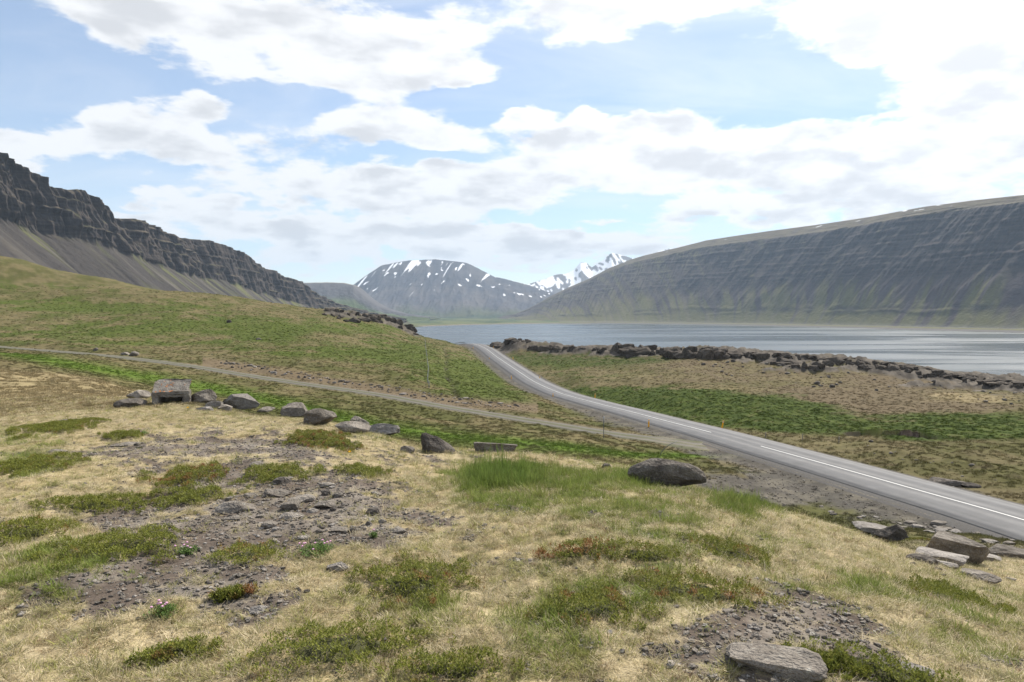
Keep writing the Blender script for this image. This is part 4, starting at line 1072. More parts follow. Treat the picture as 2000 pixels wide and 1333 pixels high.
scatter(34, [(1590,985),(1720,1010),(2000,1050),(2000,1075),(1860,1050),(1760,1035),(1620,1005)], (8, 34), 'stone', 'flat grey stone lying on the slope between knoll and road', 'flat stones between the knoll and the road', [M_BOULDER, M_PALE], hr=(.22, .42), keys=KEYS3)
scatter(22, [(1740,1090),(1900,1105),(1990,1130),(1930,1150),(1800,1125)], (8, 26), 'stone', 'rubble stone around the large broken block', 'rubble around the large broken block', [M_BOULDER, M_PALE, M_DARK], keys=KEYS3)
scatter(46, [(1330,700),(1500,705),(1700,735),(1780,765),(1620,765),(1450,740),(1340,725)], (4, 12), 'stone', 'dark stone on the heath slope below the rocky ridge', 'stones below the rocky ridge', [M_DARK, M_BOULDER])
scatter(16, [(1780,735),(2000,770),(2000,800),(1880,790)], (4, 11), 'stone', 'dark stone on the heath at the right end of the ridge', 'stones at the right end of the ridge', [M_DARK, M_BOULDER])
scatter(14, [(1700,860),(2000,930),(2000,965),(1850,930),(1640,880)], (4, 11), 'stone', 'small stone in the thin turf beyond the road', 'stones in the turf beyond the road', [M_BOULDER, M_PALE])
scatter(16, [(200,855),(620,845),(620,885),(300,890)], (5, 14), 'stone', 'small stone in the bare strip behind the stony patch', 'stones in the bare strip behind the stony patch', [M_BOULDER, M_DARK], hr=(.3, .5))

def outcrop(name, label, cat, anchor, items, mats, keys=KEYSR):
    a = hit(*anchor)
    root = bpy.data.objects.new(name, None); COL.objects.link(root); root.location = (a[0], a[1], a[2] + CAM_Z)
    tag(root, label, cat)
    for px, py, w, h in items:
        if name == 'rock_outcrop': w, h = w * 1.1, h * .72
        put_rock('rock', px, py, w, h, rr.choice(keys), rr.choice(mats), rr.uniform(.6, 1.0), root, 1.0, rr.uniform(-.35, .35))
    return root
def along(pts, step, wr, hr, jit):
    """stones along a photograph polyline"""
    out = []; L = [0]
    for a, b in zip(pts, pts[1:]): L.append(L[-1] + math.hypot(b[0] - a[0], b[1] - a[1]))
    s = 0
    while s < L[-1]:
        px = np.interp(s, L, [p[0] for p in pts]); py = np.interp(s, L, [p[1] for p in pts])
        k = rr.choice((.55, .8, 1.0, 1.35, 1.7)); w = rr.uniform(*wr) * k; out.append((px + rr.uniform(-3, 3), py + rr.uniform(-jit, jit), w, rr.uniform(*hr) * (.55 + .45 * k))); s += step * rr.uniform(.3, 1.1)
    return out
outcrop('rock_outcrop', 'low dark hump of rock right of the road crest', 'outcrop', (1000, 674),
  along([(962,677),(985,672),(1000,668),(1040,668)], 13, (9, 18), (5, 9), 3) + [(1004,666,10,7),(1015,666,9,7),(975,680,20,10),(1030,668,14,7)], [M_RIDGE])
outcrop('rock_outcrop', 'line of dark blocks at the left of the rocky ridge', 'outcrop', (1120, 690),
  along([(1040,684),(1075,685),(1120,684),(1200,688)], 22, (13, 26), (9, 15), 2) + [(1062,686,24,16),(1085,685,22,13)], [M_RIDGE])
outcrop('rock_outcrop', 'tallest dark basalt blocks in the middle of the rocky ridge', 'outcrop', (1340, 698),
  along([(1205,690),(1260,692),(1330,698),(1430,702)], 18, (16, 32), (14, 24), 3) + along([(1220,684),(1330,688),(1430,690)], 27, (14, 26), (9, 15), 2) + [(1348,698,34,31),(1320,697,28,27),(1378,702,36,30),(1410,700,34,28)], [M_RIDGE])
outcrop('rock_outcrop', 'broken dark rocks right of the tallest basalt blocks', 'outcrop', (1520, 712),
  along([(1435,702),(1500,708),(1560,716),(1640,716)], 20, (14, 30), (10, 20), 6) + along([(1450,695),(1540,700),(1640,706)], 23, (12, 26), (8, 13), 2), [M_RIDGE])
outcrop('rock_outcrop', 'low dark rocks on the falling part of the ridge', 'outcrop', (1740, 728),
  along([(1640,712),(1720,722),(1800,732),(1850,738)], 18, (12, 26), (8, 15), 5) + along([(1650,706),(1740,714),(1850,730)], 25, (14, 26), (7, 11), 2), [M_RIDGE])
outcrop('rock_outcrop', 'lowest rocks at the right end of the ridge above the water', 'outcrop', (1930, 752),
  along([(1850,738),(1900,744),(1960,752),(2010,758)], 20, (13, 30), (7, 13), 4) + along([(1860,734),(1940,744),(2020,754)], 27, (12, 24), (6, 9), 2), [M_RIDGE])
outcrop('rock_outcrop', 'rocky knob on the left hill above the fjord', 'outcrop', (730, 632),
  along([(636,614),(660,622),(690,628),(740,632)], 15, (9, 20), (6, 11), 4) + along([(640,606),(680,614),(720,620),(760,624)], 15, (9, 18), (5, 10), 2) + along([(745,622),(775,632),(800,645),(818,656)], 13, (9, 18), (7, 12), 4) + [(690,630,26,13),(735,630,24,14)], [M_RIDGE])
outcrop('stone_bank', 'long bank of brown rubble above the gravel track', 'bank', (740, 770),
  along([(432,712),(500,722),(600,738),(700,753),(800,772),(905,786),(1010,796)], 9, (3, 8), (1.8, 3.6), 4) + along([(440,708),(600,731),(800,764),(950,786)], 14, (3, 7), (1.5, 3.2), 3), [M_BOULDER, M_DARK, M_PALE], KEYS2)

# ------------------------------------------------------------------ the small ruin
def rough_box(sx, sy, sz, seed, amp=.034, n=12):
    """a box of worn concrete, centred in plan, foot at zero"""
    bm = bmesh.new(); bmesh.ops.create_cube(bm, size=1.0)
    bmesh.ops.subdivide_edges(bm, edges=bm.edges[:], cuts=n, use_grid_fill=True)
    V = np.array([v.co[:] for v in bm.verts]); bm.faces.ensure_lookup_table()
    F = np.array([[v.index for v in f.verts] for f in bm.faces if len(f.verts) == 4]); bm.free()
    V = V * np.array([sx, sy, sz]); k = 6.0
    for i in range(3): V[:, i] += amp * (noise3(V[:, 0] * k + seed, V[:, 1] * k + i * 7.7, V[:, 2] * k, 61 + i) * 1.4 + .8 * noise3(V[:, 0] * 17 + seed, V[:, 1] * 17 + i * 3, V[:, 2] * 17, 71 + i))
    rg = np.random.default_rng(seed + 40)
    for _ in range(7):                       # corners knocked off
        n_ = rg.normal(0, 1, 3); n_ /= np.linalg.norm(n_); sup = np.abs(n_) @ np.array([sx, sy, sz]) / 2; d_ = sup * rg.uniform(.72, .9)
        V -= np.maximum(0, V @ n_ - d_)[:, None] * n_
    V[:, 2] += sz / 2
    return mesh_np('concrete', V, F, False)
def build_ruin():
    p = hit(330, 790); z0 = p[2] + CAM_Z - .03
    root = bpy.data.objects.new('concrete_ruin', None); COL.objects.link(root)
    root.location = (p[0], p[1] + .12, z0); root.rotation_euler = (0, 0, -math.atan2(p[0], p[1]) - .12)
    tag(root, 'low concrete ruin with orange lichen and a dark opening', 'ruin')
    s = .92 * p[1] / 17.2
    def part(name, me, loc, rot=(0, 0, 0)):
        o = link(name, me, M_CONC, root); o.location = loc; o.rotation_euler = rot; return o
    part('side_wall', rough_box(.20 * s, .62 * s, .36 * s, 1), (-.36 * s, .22 * s, 0))
    part('side_wall', rough_box(.16 * s, .62 * s, .36 * s, 2), (.385 * s, .22 * s, 0))
    part('lintel', rough_box(.93 * s, .16 * s, .15 * s, 3, .025), (0, .0, .225 * s))
    part('back_wall', rough_box(.84 * s, .12 * s, .5 * s, 4), (0, .50 * s, 0))
    sl = part('roof_slab', rough_box(.93 * s, .74 * s, .09 * s, 5, .022), (.0, .28 * s, .42 * s), (math.radians(31), 0, math.radians(-2)))
    sl['label'] = 'tilted slab with orange lichen'
build_ruin()

# ------------------------------------------------------------------ posts, poles, fence, guard rail
def tube(pts, rad, n=8):
    pts = [np.array(p, float) for p in pts]; V = []; F = []
    for i, p in enumerate(pts):
        t = pts[min(i + 1, len(pts) - 1)] - pts[max(i - 1, 0)]; t /= np.linalg.norm(t)
        a = np.cross(t, [0, 1, 0] if abs(t[1]) < .9 else [1, 0, 0]); a /= np.linalg.norm(a); b = np.cross(t, a)
        r = rad[i] if hasattr(rad, '__len__') else rad
        for k in range(n):
            q = 2 * math.pi * k / n; V.append(p + r * (math.cos(q) * a + math.sin(q) * b))
    for i in range(len(pts) - 1):
        for k in range(n): F.append((i * n + k, i * n + (k + 1) % n, (i + 1) * n + (k + 1) % n, (i + 1) * n + k))
    m = len(pts) - 1
    for k in range(1, n // 2): F.append((m * n + k - 1 if k > 1 else m * n, m * n + k, m * n + n - k - 1 if n - k - 1 > k else m * n + k, m * n + n - k))
    return mesh_np('tube', np.array(V), np.array(F))
def boxm(sx, sy, sz, z=0, top=1.0):
    V = [(x * sx / 2 * (top if k else 1), y * sy / 2 * (top if k else 1), z + k * sz) for k in (0, 1) for x, y in ((-1,-1),(1,-1),(1,1),(-1,1))]
    F = [(0,3,2,1),(4,5,6,7),(0,1,5,4),(1,2,6,5),(2,3,7,6),(3,0,4,7)]
    return mesh_np('box', np.array(V), np.array(F), False)
M_YELLOW = mat_plain('yellow_plastic', (.95, .44, .02), .5, 12, .25)
M_REFL = mat_plain('white_reflector', (.8, .8, .78), .3, 12, .1)
M_BLACK = mat_plain('dark_rubber', (.03, .03, .03), .7, 12, .2)
M_GALV = mat_plain('galvanised_steel', (.30, .31, .32), .5, 9, .5, .5, metal=.4)
M_DSTEEL = mat_plain('weathered_steel', (.10, .11, .115), .6, 9, .5, .5)
M_WOOD = mat_plain('weathered_wood', (.22, .20, .18), .9, 9, .6)
_mp = [boxm(.19, .06, .97, .05, .92), boxm(.11, .07, .15, .80), boxm(.22, .09, .14, -.1)]
MARKERS = [(1267,835,0,'left','nearest yellow marker post on the left of the road, by the track'),(1410,837,.16,'right','nearest yellow marker post on the right of the road, leaning'),
 (1080,778,0,'left','second yellow marker post along the left of the road'),(1162,778,.06,'right','second yellow marker post along the right of the road'),
 (999,741,-.06,'left','third yellow marker post along the left of the road'),(1054,742,0,'right','third yellow marker post along the right of the road'),
 (956,704,-.05,'left','fourth yellow marker post along the left of the road'),(1002,703,0,'right','fourth yellow marker post along the right of the road'),
 (924,682,0,'left','farthest yellow marker post left of the road crest'),(964,680,0,'right','farthest yellow marker post by the rock hump')]
for px, py, lean, side, lab in MARKERS:
    p = hit(px, py)
    q = road_off(p[0], p[1])[0]
    r = bpy.data.objects.new('marker_post', None); COL.objects.link(r)
    g = float(ground(np.array([p[0]]), np.array([p[1]]))[0])
    r.location = (p[0], p[1], g + CAM_Z); r.rotation_euler = (0, lean, -math.atan2(p[0], p[1]))
    tag(r, lab, 'marker post', 'yellow posts along the road')
    a = link('post', _mp[0], M_YELLOW, r); c = link('reflector', _mp[1], M_REFL, r); d = link('base', _mp[2], M_BLACK, r)
    
p = hit(1179, 857)
r = bpy.data.objects.new('steel_pole', None); COL.objects.link(r); r.location = (p[0], p[1], p[2] + CAM_Z); tag(r, 'thin upright steel pole beside the gravel track', 'pole')
hp = 43 * p[1] / F_PX
link('pole', tube([(0, 0, -.2), (0, 0, hp * .5), (0, 0, hp)], .035), M_DSTEEL, r); link('cap', tube([(0, 0, hp - .3), (0, 0, hp + .03)], .045), M_GALV, r)
p = hit(1289, 891, 20)
o = link('leaning_stick', tube([(0, 0, -.1), (.12, 0, .35), (.45, .05, .72), (.95, .1, 1.05), (1.55, .15, 1.3)], [.03, .03, .028, .025, .02]), M_DSTEEL); o.location = (p[0], p[1], p[2] + CAM_Z)
tag(o, 'thin dark bent stick leaning in the grass behind the large boulder', 'stick')
for px, py, lab in ((1495, 856, 'left one of three short grey posts beyond the road'), (1567, 860, 'middle one of three short grey posts beyond the road'), (1638, 866, 'right one of three short grey posts beyond the road')):
    p = hit(px, py); o = link('fence_post', tube([(0, 0, -.2), (.02, 0, .4), (.03, 0, .72)], .045), M_WOOD); o.location = (p[0], p[1], p[2] + CAM_Z); tag(o, lab, 'post', 'short posts beyond the road')
def build_fence():
    pts = [hit(px, py, 60) for px, py in ((838,758),(835,748),(836,736),(837,724),(835,712),(834,702),(833,693),(832,686),(831,679),(831,673),(830,668))]
    a = pts[0]; r = bpy.data.objects.new('wire_fence', None); COL.objects.link(r); r.location = (a[0], a[1], a[2] + CAM_Z)
    tag(r, 'wire fence running straight up the left hill', 'fence')
    pm = tube([(0, 0, -.3), (0, 0, 1.15)], .06)
    for p in pts:
        o = link('post', pm, M_DSTEEL, r); o.location = tuple(p - a)
    for h in (.35, .7, 1.05): link('wire', tube([tuple(p - a + np.array([0, 0, h])) for p in pts], .012, 5), M_DSTEEL, r)
build_fence()
def build_rail():
    r = bpy.data.objects.new('guard_rail', None); COL.objects.link(r)
    ys_ = np.linspace(308, 342, 10); rx, rz, dx = road_at(ys_); off = -(ROAD_HALF + 1.0)
    P = [np.array([x + off, y, z + CAM_Z]) for x, y, z in zip(rx, ys_, rz)]
    r.location = tuple(P[0]); tag(r, 'grey steel guard rail at the road crest', 'guard rail')
    V = []; F = []
    prof = [(0, .42), (.05, .48), (0, .54), (.05, .60), (0, .68)]
    for p in P:
        for a, h in prof: V.append(p - P[0] + np.array([a, 0, h]))
    F = grid_faces(len(P), 5)
    link('rail', mesh_np('rail', np.array(V), F), M_GALV, r)
    pm = boxm(.12, .12, .9, -.3)
    for p in P: o = link('post', pm, M_GALV, r); o.location = tuple(p - P[0] + np.array([-.08, 0, 0]))
build_rail()

# ------------------------------------------------------------------ plants
def leaf_material(name, trans=.35, rough=.6, instancer=False):
    m = bpy.data.materials.new(name); m.use_nodes = True
    b = NB(m.node_tree); b.n.clear()
    out = b.node('ShaderNodeOutputMaterial')
    if instancer:
        at = b.node('ShaderNodeAttribute', attribute_name='tint'); at.attribute_type = 'INSTANCER'; col = at.outputs['Color']
        bv = b.node('ShaderNodeAttribute', attribute_name='shade_of_blade').outputs['Fac']
        col = scale_col(b, col, bv)
    else: col = b.node('ShaderNodeAttribute', attribute_name='cover').outputs['Color']
    df = b.node('ShaderNodeBsdfPrincipled'); b.put(df.inputs['Base Color'], col); df.inputs['Roughness'].default_value = rough; df.inputs['Specular IOR Level'].default_value = .08
    tr = b.node('ShaderNodeBsdfTranslucent'); b.put(tr.inputs[0], col)
    mx = b.node('ShaderNodeMixShader'); mx.inputs[0].default_value = trans
    b.l.new(df.outputs[0], mx.inputs[1]); b.l.new(tr.outputs[0], mx.inputs[2]); b.l.new(mx.outputs[0], out.inputs[0])
    return m
M_BLADE = leaf_material('grass_blade', .35, .6, True)
M_HEATH = leaf_material('heath_leaf', .25, .55)

def tuft_mesh(seed, n, rad, hgt, wid, bend, flop):
    rg = np.random.default_rng(seed); V = []; F = []; S = []
    for i in range(n):
        a = rg.uniform(0, 2 * math.pi); q = rad * math.sqrt(rg.random()); x, y = q * math.cos(a), q * math.sin(a)
        h = hgt * rg.uniform(.55, 1.1); d = rg.uniform(0, 2 * math.pi) if rg.random() < flop else a + rg.normal(0, .6)
        L = h * bend * rg.uniform(.4, 1.3); w = wid * rg.uniform(.7, 1.2)
        dx, dy = math.cos(d), math.sin(d); sx, sy = -dy * w / 2, dx * w / 2
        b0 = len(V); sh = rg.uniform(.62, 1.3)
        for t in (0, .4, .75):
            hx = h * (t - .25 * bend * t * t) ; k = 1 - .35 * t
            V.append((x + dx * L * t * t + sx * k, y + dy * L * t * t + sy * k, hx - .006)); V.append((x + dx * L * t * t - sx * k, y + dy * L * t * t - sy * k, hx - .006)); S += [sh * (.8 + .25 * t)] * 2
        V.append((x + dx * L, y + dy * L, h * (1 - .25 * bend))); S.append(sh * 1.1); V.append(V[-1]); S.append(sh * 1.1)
        for k in range(3): F.append((b0 + 2 * k, b0 + 2 * k + 1, b0 + 2 * k + 3, b0 + 2 * k + 2))
    V = np.array(V); V[np.arange(7, len(V), 8)] += np.array([.0008, 0, 0])
    me = mesh_np('tuft', V, np.array(F), True)
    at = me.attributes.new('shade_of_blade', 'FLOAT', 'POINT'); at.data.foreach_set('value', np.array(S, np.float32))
    me.materials.append(M_BLADE)
    return me

def instancer(name, label, cat, meshes, P, rot, scl, vid, tint, normals=None):
    col = bpy.data.collections.new(name + '_parts')
    for i, me in enumerate(meshes):
        o = bpy.data.objects.new('%s_part_%02d' % (name, i), me); col.objects.link(o)
    me = bpy.data.meshes.new(name); me.vertices.add(len(P)); me.vertices.foreach_set('co', np.ascontiguousarray(P, np.float32).ravel())
    a = me.attributes.new('turn', 'FLOAT_VECTOR', 'POINT'); a.data.foreach_set('vector', np.ascontiguousarray(rot, np.float32).ravel())
    a = me.attributes.new('size', 'FLOAT_VECTOR', 'POINT'); a.data.foreach_set('vector', np.ascontiguousarray(scl, np.float32).ravel())
    a = me.attributes.new('which', 'INT', 'POINT'); a.data.foreach_set('value', np.ascontiguousarray(vid, np.int32))
    if tint is not None: add_color(me, 'tint', tint)
    o = link(name, me)
    ng = bpy.data.node_groups.new(name, 'GeometryNodeTree')
    ng.interface.new_socket('Geometry', in_out='INPUT', socket_type='NodeSocketGeometry'); ng.interface.new_socket('Geometry', in_out='OUTPUT', socket_type='NodeSocketGeometry')
    n = ng.nodes; l = ng.links
    gi = n.new('NodeGroupInput'); go = n.new('NodeGroupOutput'); ip = n.new('GeometryNodeInstanceOnPoints'); ci = n.new('GeometryNodeCollectionInfo')
    ci.inputs['Collection'].default_value = col; ci.inputs['Separate Children'].default_value = True; ci.inputs['Reset Children'].default_value = True
    def na(nm, ty):
        x = n.new('GeometryNodeInputNamedAttribute'); x.data_type = ty; x.inputs['Name'].default_value = nm
        return [s for s in x.outputs if s.enabled and s.name == 'Attribute'][0]
    e = n.new('FunctionNodeEulerToRotation'); l.new(na('turn', 'FLOAT_VECTOR'), e.inputs[0])
    l.new(gi.outputs[0], ip.inputs['Points']); l.new(ci.outputs[0], ip.inputs['Instance']); ip.inputs['Pick Instance'].default_value = True
    l.new(na('which', 'INT'), ip.inputs['Instance Index']); l.new(e.outputs[0], ip.inputs['Rotation']); l.new(na('size', 'FLOAT_VECTOR'), ip.inputs['Scale'])
    l.new(ip.outputs[0], go.inputs[0])
    o.modifiers.new('scatter', 'NODES').node_group = ng
    tag(o, label, cat, None, 'stuff')
    return o

def polar(n, r0, r1, log=False, half=44):
    th = np.radians(RNG.uniform(-half, half, n))
    r = np.exp(RNG.uniform(math.log(r0), math.log(r1), n)) if log else RNG.uniform(r0, r1, n)
    return r * np.sin(th), r * np.cos(th)

MATS = [ # px, py, half width, half height, redness, label
 (368,932,58,17,.65,'reddish crowberry mat behind the round olive cushion'),(365,971,56,19,.08,'round olive green cushion left of the stony patch'),(186,988,72,15,.08,'flat olive mat in dry grass at the left'),
 (60,912,62,24,.3,'olive heath mat at the left edge, farther one'),(482,1082,54,17,.5,'brownish heath mat below the stony patch'),(225,1072,100,30,.1,'broad green mat at the left with grass in it'),
 (50,1042,62,22,.35,'dark heath mat at the left edge, nearer one'),(545,926,58,14,.25,'green mat behind the stony patch'),(618,856,48,13,.6,'red brown heath clump below the row of boulders'),
 (660,872,34,10,.6,'small brown heath clump right of the red brown one'),(712,924,36,11,.25,'dark green tuft of heath right of the stony patch'),(805,1140,96,46,.4,'large dark olive heath mat in the lower middle'),
 (665,1272,140,44,.15,'large green crowberry mat at the bottom left of centre'),(880,1312,110,20,.3,'low heath mat at the bottom edge right of the large green mat'),(1128,1082,54,16,.85,'red leaved heath clump in the middle of the right knoll'),
 (1345,1150,120,28,.55,'wide dark heath mat in the right half of the knoll'),(1160,1190,90,34,.45,'brownish olive mat left of the wide dark mat'),(1260,1085,70,18,.3,'dark green heath right of the red leaved clump'),
 (1860,1165,66,16,.25,'dark mat in the grass at the right'),(1620,1305,56,18,.3,'heath tuft growing over the broad flat slab'),(1740,1322,120,16,.12,'bright green crowberry along the bottom right edge'),
 (1420,1078,70,16,.5,'heath in the grass above the wide dark mat'),(240,853,28,7,.2,'small olive tuft in the bare ground on the left'),(110,838,60,10,.3,'low heath patch at the far left'),(455,1165,30,9,.6,'small brown heath tuft on the lower left'),
 (1780,1055,34,12,.55,'heath clump beside the dark steep boulder'),(340,1280,60,16,.35,'low heath patch at the bottom left')]
MAT_FOOT = []
for px, py, hw, hh, red, lab in MATS:
    p = hit(px, min(py, 1325)); f = hit(px, min(py + hh, 1400), 1.5); k = hit(px, py - hh * .75)
    W = 1.25 * hw * p[1] / F_PX; Dp = min(max(.55 * np.hypot(*(k - f)[:2]), W * .4), W * 1.5)
    MAT_FOOT.append((p, (f + k) / 2, W, Dp, -math.atan2(p[0], p[1])))
def mat_mask(x, y):
    m = np.zeros_like(x)
    for (px, py, *_), (p, c, W, Dp, th) in zip(MATS, MAT_FOOT):
        dx, dy = x - c[0], y - c[1]; u = (dx * math.cos(th) + dy * math.sin(th)) / W; v = (-dx * math.sin(th) + dy * math.cos(th)) / Dp
        m = np.maximum(m, 1 - sstep(.5, .9, np.hypot(u, v) + .5 * noise2(x / .12, y / .12, 19)))
    return m

def build_grass():
    dry = [tuft_mesh(200 + i, 30, .06, .036, .0030, 2.2, .85) for i in range(3)] + [tuft_mesh(204, 24, .04, .06, .0028, 1.2, .5)]
    grn = [tuft_mesh(220 + i, 22, .05, .065, .0032, .9, .5) for i in range(4)]
    P = []; 
    for n, a, b_, lg in ((62000, 2.0, 8.5, False), (95000, 8.5, 27, False)):
        x, y = polar(n, a, b_, lg); P.append((x, y))
    for o_, W_ in FEET:
        n = int(30 + 130 * W_); a = RNG.uniform(0, 2 * math.pi, n); q = W_ * RNG.uniform(.42, .62, n)
        P.append((o_[0] + q * np.cos(a), o_[1] + q * .8 * np.sin(a)))
    x = np.concatenate([p[0] for p in P]); y = np.concatenate([p[1] for p in P])
    z = ground(x, y); c, g, gg, bare = cover(x, y, z)
    r = np.hypot(x, y)
    clump = sstep(-.35, .25, fbm2(x / .22, y / .22, 2, 501) + .3 * gg)
    keep = RNG.random(len(x)) < g * (.30 + .70 * clump) * (1 - .8 * mat_mask(x, y))
    pq, pr_ = project(x, y, z); isg = RNG.random(len(x)) < np.clip(.16 + .50 * gg + .25 * gg * sstep(-.1, .4, fbm2(x / .35, y / .35, 2, 503)), 0, .85)
    for flag, meshes, nm, lab in ((False, dry, 'dry_grass', 'short matted straw coloured grass on the knoll'), (True, grn, 'green_grass', 'fine green grass in patches on the knoll')):
        k = keep & (isg == flag); n = k.sum(); X, Y, Z, G = x[k], y[k], z[k], gg[k]
        s = RNG.uniform(.65, 1.25, n) * np.interp(r[k], [2, 8, 27], [.75, 1.0, 1.45])
        hs = RNG.uniform(.45, 1.2, n) * np.where(RNG.random(n) < .06, 2.0, 1.0)
        if flag:
            pxx, pyy = project(X, Y, Z)
            lush = np.exp(-(((pxx - 985) / 110) ** 2 + ((pyy - 935) / 30) ** 2)) + .8 * np.exp(-(((pxx - 1270) / 80) ** 2 + ((pyy - 935) / 16) ** 2)) + .7 * np.exp(-(((pxx - 1480) / 110) ** 2 + ((pyy - 985) / 22) ** 2)) + .6 * np.exp(-(((pxx - 780) / 35) ** 2 + ((pyy - 852) / 12) ** 2))
            hs *= (.75 + .45 * G) * (1 + 1.5 * lush); s *= 1 + .35 * lush
            LU = np.clip(lush, 0, 1)
            t = lerp(np.array([.34, .325, .115]), np.array([.22, .275, .06]), np.clip(G + RNG.normal(0, .25, n), 0, 1)[:, None])
            t = lerp(t, np.array([.105, .18, .04]), (.7 * LU)[:, None])
        else:
            t = lerp(np.array([.50, .415, .25]), np.array([.70, .61, .43]), RNG.random(n)[:, None] ** 1.3)
            t = lerp(t, np.array([.24, .235, .09]), (.75 * (RNG.random(n) < .32))[:, None])
            t = lerp(t, np.array([.22, .13, .07]), (.8 * (RNG.random(n) < .05))[:, None])
        t = t * RNG.uniform(.75, 1.2, n)[:, None]
        rot = np.stack([RNG.normal(0, .15, n), RNG.normal(0, .15, n), RNG.uniform(0, 6.28, n)], 1)
        instancer(nm, lab, 'grass', meshes, np.stack([X, Y, Z + CAM_Z - .004], 1), rot, np.stack([s, s, s * hs], 1), RNG.integers(0, 4, n), t)
    # rougher turf farther off
    far = [tuft_mesh(240 + i, 34, .22, .15, .022, .8, .6) for i in range(4)]
    x, y = polar(260000, 20, 330, True, 42); z = ground(x, y); c, g, gg, bare = cover(x, y, z)
    r = np.hypot(x, y); D, _ = road_off(x, y); T, _ = track_off(x, y)
    clump = sstep(-.3, .3, fbm2(x / 2.2, y / 2.2, 2, 511) + .25 * gg)
    k = (RNG.random(len(x)) < g * (.12 + .88 * clump)) & (np.abs(D) > ROAD_HALF + 1.6) & ((np.abs(T) > TRACK_HALF - .2) | ((np.abs(T) < .35) & (RNG.random(len(x)) < .5)))
    n = k.sum(); s = RNG.uniform(.6, 1.25, n) * np.interp(r[k], [20, 60, 200, 330], [.45, .9, 1.35, 1.6]); hs = RNG.uniform(.6, 1.35, n)
    t = c[k] * RNG.uniform(.85, 1.45, n)[:, None]
    rot = np.stack([RNG.normal(0, .12, n), RNG.normal(0, .12, n), RNG.uniform(0, 6.28, n)], 1)
    instancer('meadow_grass', 'rough tussocky grass over the slopes around the road', 'grass', far, np.stack([x[k], y[k], z[k] + CAM_Z - .02], 1), rot, np.stack([s, s, s * hs], 1), RNG.integers(0, 4, n), t)
build_grass()

def build_gravel():
    meshes = []
    for i in range(6):
        V, F = rock_verts(300 + i, 1, 6, .06, 0, 1.0 if i % 2 else 0)
        V = V * np.array([1, .8, .5]) - np.array([0, 0, .12]); me = mesh_np('pebble', V, F, False); me.materials.append(M_PALE if i == 0 else (M_DARK if i == 1 else M_BOULDER)); meshes.append(me)
    x, y = polar(150000, 2.2, 17, False); z = ground(x, y); c, g, gg, bare = cover(x, y, z)
    k = RNG.random(len(x)) < bare * .8 + .012
    x2, y2 = polar(60000, 24, 120, True, 40); z2 = ground(x2, y2); c2, g2, gg2, b2 = cover(x2, y2, z2); D2, _ = road_off(x2, y2); T2, _ = track_off(x2, y2)
    k2 = (g2 < .45) & (np.abs(D2) > ROAD_HALF + 1.0) & (np.abs(T2) > TRACK_HALF + .3) & (RNG.random(len(x2)) < .8)
    X = np.concatenate([x[k], x2[k2]]); Y = np.concatenate([y[k], y2[k2]]); Z = np.concatenate([z[k], z2[k2]])
    n = len(X); s = np.concatenate([.008 + .035 * RNG.random(k.sum()) ** 3.2, .04 + .16 * RNG.random(k2.sum()) ** 3])
    rot = np.stack([RNG.normal(0, .2, n), RNG.normal(0, .2, n), RNG.uniform(0, 6.28, n)], 1)
    instancer('gravel', 'loose grey gravel on bare ground', 'gravel', meshes, np.stack([X, Y, Z + CAM_Z], 1), rot, np.stack([s, s, s], 1), RNG.integers(0, 6, n), None)
build_gravel()

def sprig_cloud(xy, z, nrm_h, size, colr, rg, kind='heath'):
    """many little leafy sprigs as one mesh"""
    n = len(xy); nl = 5
    V = np.empty((n, nl, 4, 3)); C = np.empty((n, nl, 4, 3))
    az0 = rg.uniform(0, 6.28, n); lean = rg.normal(0, .35, (n, 2))
    for k in range(nl):
        a = az0 + k * 2.4 + rg.normal(0, .3, n); up = (k + .4) / nl
        L = size * rg.uniform(.5, 1.0, n) * (1 - .35 * up); w = L * .42
        bx = xy[:, 0] + lean[:, 0] * size * up; by = xy[:, 1] + lean[:, 1] * size * up; bz = z + nrm_h * up * size * 1.2
        dx, dy, dz = np.cos(a), np.sin(a), .35 + .9 * up
        q = np.sqrt(1 + dz * dz); dx, dy, dz = dx / q, dy / q, dz / q
        px_, py_ = -np.sin(a), np.cos(a)
        V[:, k, 0] = np.stack([bx, by, bz], 1)
        V[:, k, 1] = np.stack([bx + dx * L * .5 + px_ * w / 2, by + dy * L * .5 + py_ * w / 2, bz + dz * L * .5], 1)
        V[:, k, 2] = np.stack([bx + dx * L, by + dy * L, bz + dz * L], 1)
        V[:, k, 3] = np.stack([bx + dx * L * .5 - px_ * w / 2, by + dy * L * .5 - py_ * w / 2, bz + dz * L * .5], 1)
        C[:, k] = (colr * rg.uniform(.7, 1.25, n)[:, None])[:, None, :]
    F = np.arange(n * nl * 4).reshape(-1, 4)
    me = mesh_np('foliage', V.reshape(-1, 3), F, False); add_color(me, 'cover', C.reshape(-1, 3)); me.materials.append(M_HEATH)
    return me

